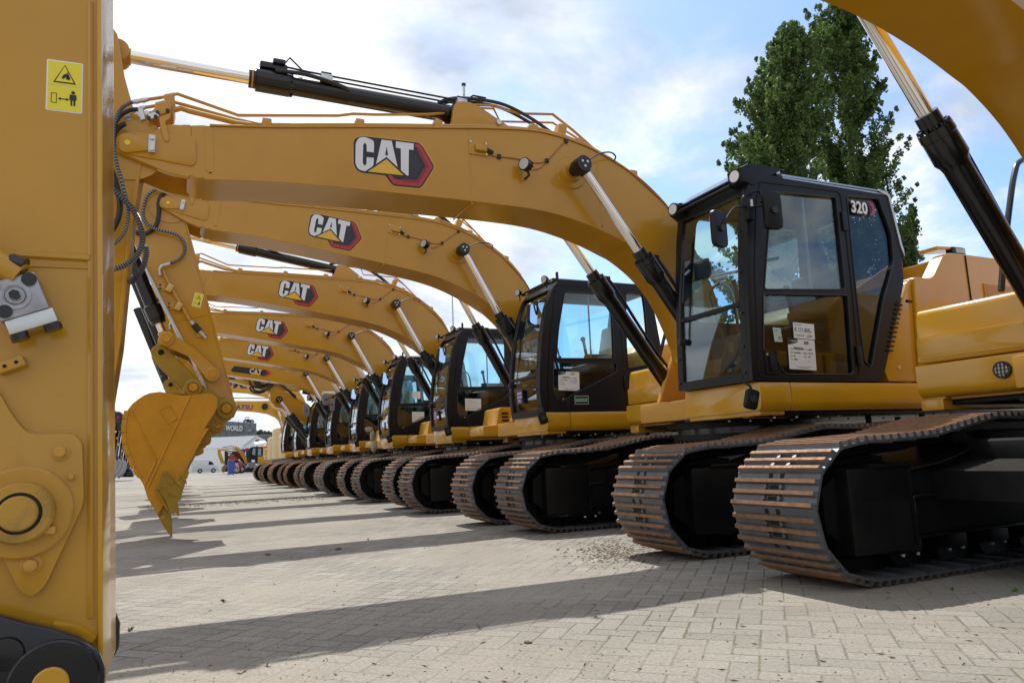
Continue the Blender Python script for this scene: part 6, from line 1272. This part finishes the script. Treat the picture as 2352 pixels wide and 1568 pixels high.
for q in (400, 520): c = Qr([(q, 1395)])[0]; mb.cyl((c[0], Yr-.1, .42), (c[0], Yr+.3, .42), .42, TYR, 18); mb.cyl((c[0], Yr-.13, .42), (c[0], Yr-.1, .42), .2, ALU, 12)
mb.build('chassis', red)
Yp = 77; O = (Q([(440, 1300)], Yp)[0][0], Yp, 0); mg = empty('magenta_machine', O, label='small magenta machine with pale stripes between the blue bin and the compact excavator', cat='machine')
mb = MB(*O); mb.prism(rounded(Q([(345, 1340), (350, 1215), (470, 1205), (540, 1280), (500, 1350)], Yp), .1), Yp-.5, Yp+.5, PNK, .05, 2); mb.build('body', mg)
mb = MB(*O)
for q in (360, 395): mb.prism(Q([(q, 1225), (q+18, 1222), (q+50, 1320), (q+34, 1325)], Yp), Yp-.52, Yp-.5, WHT)
mb.build('pale_stripe', mg, 0)
mb = MB(*O); c = Q([(400, 1390)], Yp)[0]; mb.cyl((c[0], Yp-.4, .40), (c[0], Yp-.2, .40), .40, TYR, 18); mb.cyl((c[0], Yp-.42, .40), (c[0], Yp-.39, .40), .25, ALU, 14); mb.build('wheel', mg)
Yb = 68; a, b_ = B([f9(192, 1200), f9(345, 1455)], Yb); cx_ = (a[0]+b_[0])/2; hw = (b_[0]-a[0])/2; H = 1.15
bin_ = empty('wheelie_bin', (cx_, Yb, 0), label='blue wheeled bin standing on the paving', cat='bin')
mb = MB(cx_, Yb, 0); mb.raw([(cx_+s_*hw*.86, Yb+t*.3, .06) for s_, t in ((-1, -1), (1, -1), (1, 1), (-1, 1))]+[(cx_+s_*hw, Yb+t*.36, H) for s_, t in ((-1, -1), (1, -1), (1, 1), (-1, 1))], [(3, 2, 1, 0), (4, 5, 6, 7), (0, 1, 5, 4), (1, 2, 6, 5), (2, 3, 7, 6), (3, 0, 4, 7)], BLU); mb.build('body', bin_)
mb = MB(cx_, Yb, 0); mb.box(cx_-hw*1.08, cx_+hw*1.08, Yb-.40, Yb+.40, H, H+.09, BLU, .03, 2); mb.build('lid', bin_)
for s_ in (-1, 1): mb = MB(cx_, Yb, 0); mb.cyl((cx_+s_*hw*.8, Yb+.30, .1), (cx_+s_*hw*.95, Yb+.30, .1), .1, TYR, 14); mb.build('wheel', bin_)
# folded machines and crates between tent and digger
Yc_ = 84; mb = MB(); mb.prism(rounded(Q([(500, 960), (500, 880), (600, 870), (610, 960), (600, 1100), (520, 1100)], Yc_), .1), Yc_, Yc_+1.4, BLU, .08, 2); mb.prism([(x, 0 if i < 2 else z) for i, (x, z) in enumerate(Q([(510, 1300), (600, 1300), (600, 1100), (510, 1100)], Yc_))], Yc_+.2, Yc_+1.2, SHED); tag(mb.build('tarpaulin_stack', None), 'stack under a blue tarpaulin behind the yellow compact excavator arm', 'stack')
mb = MB(); mb.prism(rounded(Q([(600, 940), (610, 870), (690, 850), (700, 900), (650, 950)], Yc_-1), .05), Yc_-1, Yc_, mat('deep_red_paint', (.30, .01, .02), .4), .05); mb.prism(Q([(620, 1300), (640, 950), (720, 860), (740, 900), (700, 1300)], Yc_-1), Yc_-.9, Yc_-.4, BLK, .03); mb.build('x').name = 'loader_mast'
tag(bpy.data.objects['loader_mast'], 'dark loader mast with a deep red head beside the compact excavator cab', 'machine')
mb = MB(); mb.prism(Q([(1075, 1050), (1080, 870), (1165, 870), (1165, 1050)], Yc_), Yc_, Yc_+1.5, YELK, .06); mb.prism([(a_, b_ if i > 1 else 0) for i, (a_, b_) in enumerate(Q([(1075, 1300), (1165, 1300), (1165, 1050), (1075, 1050)], Yc_))], Yc_+.1, Yc_+1.4, SHED); tag(mb.build('yellow_loader', None), 'small bright yellow loader half hidden behind the compact excavator cab', 'loader')
mb = MB(); mb.prism(Q([(1015, 1050), (1015, 880), (1070, 880), (1070, 1050)], Yc_+2), Yc_+2, Yc_+3, SHED, .05)
for k in range(9): c = Q([(1040+k*12, 850+random.uniform(-15, 15))], Yc_+2)[0]; mb.ball((c[0], Yc_+2.3, c[1]), .28, (BRK, ORN, CREAM)[k % 3], 1, jit=.2)
mb.box(Q([(1015, 880)], Yc_+2)[0][0], Q([(1160, 880)], Yc_+2)[0][0], Yc_+2, Yc_+3, 0, Q([(1160, 880)], Yc_+2)[0][1], SHED); tag(mb.build('parts_crate', None), 'dark crate heaped with orange and tan parts behind the compact excavator', 'crate')
# white van
Yv = 100; P_ = [(a_, max(0, b_-.27)) for a_, b_ in B([(440, 1050), (480, 1049), (488, 1052), (494, 1062), (503, 1067), (504, 1077), (440, 1077)], Yv)]; O = (P_[3][0]-1.5, Yv, 0)
van = empty('white_van', O, label='white box van parked beyond the bucket teeth', cat='van'); 
mb = MB(*O); mb.prism(rounded([(P_[0][0], .25), (P_[5][0], .25), (P_[4][0], P_[4][1]), (P_[3][0], P_[3][1]+.1), (P_[2][0], P_[2][1]), (P_[1][0], P_[1][1]), (P_[0][0], P_[0][1])], .12, 4), Yv, Yv+2, VANW, .08, 2); mb.build('body', van)
mb = MB(*O); mb.prism([(P_[2][0]-.12, P_[2][1]-.12), (P_[3][0]-.10, P_[3][1]+.06), (P_[2][0]-.42, P_[3][1]+.02), (P_[2][0]-.42, P_[2][1]-.12)], Yv-.02, Yv, GLD if False else DRK); mb.build('side_window', van)
for x in (P_[5][0]-.7, P_[0][0]+1.0): mb = MB(*O); mb.cyl((x, Yv-.05, .28), (x, Yv+.25, .28), .28, TYR, 20); mb.cyl((x, Yv-.07, .28), (x, Yv-.04, .28), .14, ALU, 12); mb.build('wheel', van)
# stack of folded dark attachments at the left
YL = 62
def f4(x, y): return ((420+x/4.357)/1.7415, (1550+y/4.357)/1.7415)
def QL(l, Y=YL): return [(a_, max(0, b_-.28)) for a_, b_ in B([f4(*p) for p in l], Y)]
O = (QL([(200, 1490)])[0][0], YL, 0); rack = empty('loader_stack', O, label='tall dark stack of folded loader masts with a round head, left behind the yellow bucket', cat='machinery')
mb = MB(*O); c = QL([(200, 470)])[0]; rr = abs(QL([(340, 470)])[0][0]-c[0]); mb.lathe((c[0], YL-.5, c[1]), (0, 1, 0), [(0, rr*.92), (.08, rr), (.9, rr), (1.0, rr*.9)], BLK, 30); hd = mb.build('round_head', rack)
mb = MB(*O); mb.prism(QL([(215, 490), (240, 430), (262, 440), (235, 500)]), YL-.52, YL-.5, LGR); mb.prism(QL([(180, 575), (190, 500), (230, 515), (215, 585)]), YL-.52, YL-.5, STY); mb.build('head_label', hd, 0)
for k in range(9):
    x0 = 40+k*38; a, b_ = QL([(x0, 1350)])[0], QL([(x0+150, 560+k*85)])[0]
    mb = MB(*O); mb.tube([(a[0], YL-.3+.12*(k % 3), a[1]), (b_[0], YL-.3+.12*(k % 3), b_[1])], .28, BLK, 8); mb.tube([(a[0]+.5, YL-.62, a[1]), (b_[0]+.35, YL-.62, b_[1])], .05, CHR if k % 2 else GREY, 8); c2 = b_; mb.ball((c2[0]+.2, YL-.4, c2[1]), .34, BLK, 2); mb.build('mast', rack)
mb = MB(*O)
for k in range(7): c = QL([(170+k*30+random.uniform(-20, 30), 600+k*110)])[0]; mb.box(c[0]-.05, c[0]+.07, YL-.75, YL-.6, c[1]-.06, c[1]+.08, (STY, ZNC, BRK)[k % 3], .02)
mb.build('fitting', rack)
mb = MB(*O); mb.prism(QL([(100, 1490), (40, 1300), (160, 900), (300, 900), (360, 1180), (470, 1380), (500, 1440), (490, 1490)]), YL, YL+2.2, BLK, .1); mb.build('base', rack)
for k, (xx, yy) in enumerate(((110, 1150), (170, 1220), (240, 1210), (300, 1225))):
    l = [(xx, yy), (xx+55, yy+25), (xx+50, yy+100), (xx+10, yy+190), (xx-70, yy+260)]; p3 = [(a_, YL-.9-.05*k, b_) for a_, b_ in QL(l)]
    mb = MB(*O); pts = catmull(p3, 6); mb.tube(pts, .17, mat('pale_grey_guard', (.30, .30, .31), .5) if k == 0 else MATS['pale_grey_guard'], 8); mb.build('curved_guard', rack)
mb = MB(*O); a, b_ = QL([(262, 1440), (325, 1480)]); mb.tube([(a[0], YL-1.0, a[1]), (b_[0], YL-1.0, b_[1]+.02)], .06, ORN, 6); mb.build('red_rod', rack)
# lamp post
p_ = W(1041, 760, 60); q_ = W(1038, 600, 60); r = empty('lamp_post', (p_.x, 60, 0), label='slender grey lamp post rising behind the booms', cat='lamp post')
mb = MB(p_.x, 60, 0); mb.lathe((p_.x, 60, 0), (0, 0, 1), [(0, .13), (6.5, .11), (q_.z*.66, .10), (q_.z*.67, .06), (q_.z, .05)], ALU, 12); mb.build('pole', r); mb = MB(p_.x, 60, 0); mb.box(p_.x-.8, p_.x, 59.85, 60.15, q_.z-.05, q_.z+.08, ALU, .04); mb.build('lamp_head', r)

# ------------------------------------------------------------------ trees
def leafmat(name, a, b):
    mt, t, p = nodes(name); p.inputs['Roughness'].default_value = .55; p.inputs['Specular IOR Level'].default_value = .4
    g = t.nodes.new('ShaderNodeNewGeometry'); cr = t.nodes.new('ShaderNodeValToRGB'); t.links.new(g.outputs['Random Per Island'], cr.inputs[0]); cr.color_ramp.elements[0].color = (*a, 1); cr.color_ramp.elements[1].color = (*b, 1)
    tc = t.nodes.new('ShaderNodeTexCoord'); n = t.nodes.new('ShaderNodeTexNoise'); n.inputs['Scale'].default_value = .7; t.links.new(tc.outputs['Object'], n.inputs['Vector'])
    mr = t.nodes.new('ShaderNodeMapRange'); mr.inputs[1].default_value = .35; mr.inputs[2].default_value = .65; mr.inputs[3].default_value = .62; mr.inputs[4].default_value = 1.55; t.links.new(n.outputs[0], mr.inputs[0])
    mx_ = t.nodes.new('ShaderNodeMix'); mx_.data_type = 'RGBA'; mx_.blend_type = 'MULTIPLY'; mx_.inputs['Factor'].default_value = 1; t.links.new(cr.outputs[0], mx_.inputs[6]); t.links.new(mr.outputs[0], mx_.inputs[7]); t.links.new(mx_.outputs[2], p.inputs['Base Color'])
    tr = t.nodes.new('ShaderNodeBsdfTranslucent'); t.links.new(mx_.outputs[2], tr.inputs[0]); ms = t.nodes.new('ShaderNodeMixShader'); ms.inputs[0].default_value = .42; o = t.nodes['Material Output']; t.links.new(p.outputs[0], ms.inputs[1]); t.links.new(tr.outputs[0], ms.inputs[2]); t.links.new(ms.outputs[0], o.inputs[0]); return mt
LEAF = leafmat('poplar_leaf', (.065, .12, .030), (.125, .19, .050)); LEAF2 = leafmat('far_leaf', (.03, .06, .03), (.055, .09, .04))
def leaf_quads(vs, fs, c, rad, n, size, flat=1.0):
    for _ in range(n):
        d = Vector((random.gauss(0, 1), random.gauss(0, 1), random.gauss(0, 1))).normalized()*(random.random()**.45)
        p = Vector((c[0]+d.x*rad[0], c[1]+d.y*rad[1], c[2]+d.z*rad[2])); a = Vector((random.gauss(0, 1), random.gauss(0, 1), random.gauss(0, .7))).normalized(); b = a.orthogonal(); b.rotate(Matrix.Rotation(random.uniform(0, 6.28), 3, a)); e = a.cross(b); s_ = size*random.uniform(.6, 1.25); k = len(vs)
        vs += [p-b*s_*.5, p+e*s_*.42, p+b*s_*.62, p-e*s_*.42]; fs.append((k, k+1, k+2, k+3))
def poplar(px, env, Y, label, n, seed, size=.24):
    random.seed(seed); base = W(px, 900, Y); zc_ = (base).dot(fw); dist = base.length; sc = zc_/F_PX
    root = empty('poplar_tree', (base.x, Y, 0), label=label, cat='tree', group='poplars behind the nearest cabs'); side = r0.copy()
    E_ = [(W((a+b)/2, y, Y), (b-a)/2*sc) for y, a, b in env]; zs = [e[0].z for e in E_]
    def at(z):
        for (c, r_), (c1, r1_) in zip(E_, E_[1:]):
            if c1.z <= z <= c.z: t = (z-c1.z)/(c.z-c1.z); return c1.lerp(c, t), r1_*(1-t)+r_*t
        return E_[-1]
    vs, fs = [], []; zt, zb = zs[0], max(zs[-1], 1.5)
    br = MB(base.x, Y, 0); br.tube([(base.x, Y, 0), (base.x+.1, Y, zb+2), (at((zt+zb)/2)[0].x, Y, (zt+zb)/2), (at(zt-1)[0].x, Y, zt-1)], [.45, .36, .2, .05], BARK, 10)
    for i in range(n):
        # one rising plume: twig from the middle of the tree out to a pointed tip
        zt_ = zb+.8+(zt-zb-.8)*random.random()**.9; c, r_ = at(zt_); a = random.uniform(0, 2*math.pi); rr = r_*random.uniform(.45, 1.16)
        if random.random() < .22: rr *= .45
        L_ = random.uniform(1.8, 4.2); c0, q_ = at(max(zb, zt_-L_)); tip = Vector((c.x, Y, zt_))+Vector((math.cos(a), math.sin(a), 0))*rr; st = Vector((c0.x, Y, max(zb-.5, zt_-L_)))+Vector((math.cos(a), math.sin(a), 0))*rr*.35
        for k in range(7):
            t = .25+.75*k/6; p_ = st.lerp(tip, t)+Vector((random.gauss(0, .16), random.gauss(0, .16), 0)); q = (.62-.42*(k/6)**1.5)*random.uniform(.75, 1.2)
            leaf_quads(vs, fs, p_, (q*.8, q*.8, q*1.25), int(66*(.35+q)), size)
        if i % 2 == 0: br.tube([Vector((c0.x, Y, st.z-.8)), st, st.lerp(tip, .6), tip], [.07, .045, .02, .006], BARK, 5)
    br.build('trunk', root); mb = MB(base.x, Y, 0); mb.raw(vs, fs, LEAF); mb.build('crown', root, 0)
poplar(1790, [(55, 1790, 1835), (90, 1748, 1880), (160, 1700, 1905), (270, 1668, 1915), (400, 1645, 1920), (560, 1625, 1930), (700, 1625, 1915), (820, 1680, 1880)], 40, 'broad poplar tree with the lower crown, left of the pair above the 320 cab', 360, 3, .175)
poplar(1945, [(-110, 1900, 1930), (-20, 1868, 1978), (60, 1845, 2015), (130, 1838, 2040), (280, 1830, 2060), (400, 1840, 2085), (480, 1850, 2100), (620, 1860, 2100), (720, 1870, 2080), (820, 1910, 2050)], 42, 'tallest poplar tree, its tip cut by the top of the picture', 340, 5, .175)
poplar(2085, [(478, 2090, 2105), (520, 2072, 2112), (570, 2065, 2105), (620, 2060, 2100), (760, 2060, 2090)], 38, 'young poplar tree beside the rear corner of the nearest cab', 50, 9, .175)
random.seed(21)
for k, (px, top_) in enumerate(((596, 991), (606, 996), (615, 994), (625, 991), (635, 992), (645, 994), (654, 990), (664, 992))):
    Y = 215+random.uniform(-6, 6); p_ = W(px, top_, Y); r = empty('distant_tree', (p_.x, Y, 0), label=None, cat='tree', group='distant green trees beyond the sheds'); r['label'] = 'distant rounded green tree on the skyline right of the grey hall'
    vs, fs = [], []; h = p_.z
    for i in range(26):
        leaf_quads(vs, fs, (p_.x+random.gauss(0, 1.6), Y+random.gauss(0, 1.5), h*random.uniform(.45, .9)), (1.6, 1.6, 1.5), 60, .75)
    mb = MB(p_.x, Y, 0); mb.raw(vs, fs, LEAF2); mb.build('crown', r, 0); mb = MB(p_.x, Y, 0); mb.tube([(p_.x, Y, 0), (p_.x, Y, h*.7)], [.4, .15], BARK, 8); mb.build('trunk', r)

# ------------------------------------------------------------------ loose things on the paving
random.seed(4)
def clod(px, py, s, lab):
    p_ = G(px, py); mb = MB(); mb.ball((0, 0, s*.25), s, CLAY, 2, (1.5, 1, .5), .18); mb.ball((s*.9, s*.3, s*.15), s*.5, CLAY, 2, (1, 1, .6), .2); o = mb.build('mud_clod', None, 60); o.location = p_; o.rotation_euler.z = random.uniform(0, 6); tag(o, lab, 'clod', 'dried mud clods lying on the paving')
clod(1010, 1153, .065, 'brown mud clod lying in front of the middle machines, farthest of the clods')
clod(776, 1262, .028, 'flat mud clod lying out in the wide shadow stripe'); clod(615, 1274, .022, 'small mud clod lying in the wide shadow stripe, left of the other flat one')
clod(1213, 1476, .013, 'tiny dark clod on the paving near the bottom of the picture')
vs, fs = [], []
def crumb(x, y, s):
    k = len(vs); h = s*.5
    a = random.uniform(0, 6.28)
    for q in range(5): vs.append(Vector((x+s*random.uniform(.6, 1)*math.cos(a+q*1.256), y+s*random.uniform(.6, 1)*math.sin(a+q*1.256), .002)))
    vs.append(Vector((x, y, h))); fs.extend([(k+q, k+(q+1) % 5, k+5) for q in range(5)])
for i in range(650):
    p_ = G(random.gauss(1420, 52), 1268+abs(random.gauss(0, 1))*14*random.choice((-1, 1)));
    crumb(p_.x, p_.y, random.uniform(.004, .018))
for i in range(1700):
    p_ = G(random.uniform(260, 2352), random.uniform(1130, 1568)); crumb(p_.x, p_.y, random.uniform(.0015, .0065))
for i in range(160):
    p_ = G(random.uniform(260, 2352), random.uniform(1200, 1568)); a = random.uniform(0, 3.14); l = random.uniform(.006, .022); k = len(vs); d_ = Vector((math.cos(a), math.sin(a), 0)); e_ = Vector((-d_.y, d_.x, 0))*.0022; q_ = Vector((p_.x, p_.y, .002))
    vs += [q_-d_*l, q_+e_, q_+d_*l+Vector((0, 0, .004)), q_-e_, q_+Vector((0, 0, .005))]; fs += [(k, k+3, k+4), (k+3, k+2, k+4), (k+2, k+1, k+4), (k+1, k, k+4)]
for i in range(500):
    x = random.uniform(-.5, 3.2); y = 17.5+random.gauss(0, .5); crumb(x, y, random.uniform(.01, .035))
mb = MB(); mb.raw(vs, fs, CLAY); tag(mb.build('loose_grit', None, 0), 'dark crumbs of dry mud scattered over the paving', 'grit', kind='stuff')
WEED = mat('weed_green', (.09, .16, .03), .6)
for k, (px, py) in enumerate(((515, 1382), (846, 1240), (1283, 1264), (298, 1450), (2185, 1355), (2330, 1358))):
    p_ = G(px, py); mb = MB()
    for q in range(12):
        a = random.uniform(0, 6.28); l = random.uniform(.015, .035); u_ = Vector((math.cos(a), math.sin(a), random.uniform(.5, 1.6))).normalized(); s_ = u_.orthogonal().normalized()*l*.18; mb.raw([(0, 0, 0), u_*l*.5+s_, u_*l, u_*l*.5-s_], [(0, 1, 2, 3)], WEED)
    o = mb.build('weed', None, 0); o.location = p_; tag(o, ('little weed growing in a paving joint at the left of the open yard', 'little weed in a paving joint halfway between the bucket and the tracks', 'little weed in a paving joint just left of the second pair of tracks', 'little weed in a paving joint beside the nearest stick', 'little weed in the shadow under the nearest track', 'little weed in the paving at the right edge of the picture')[k], 'weed', 'weeds in the paving joints')
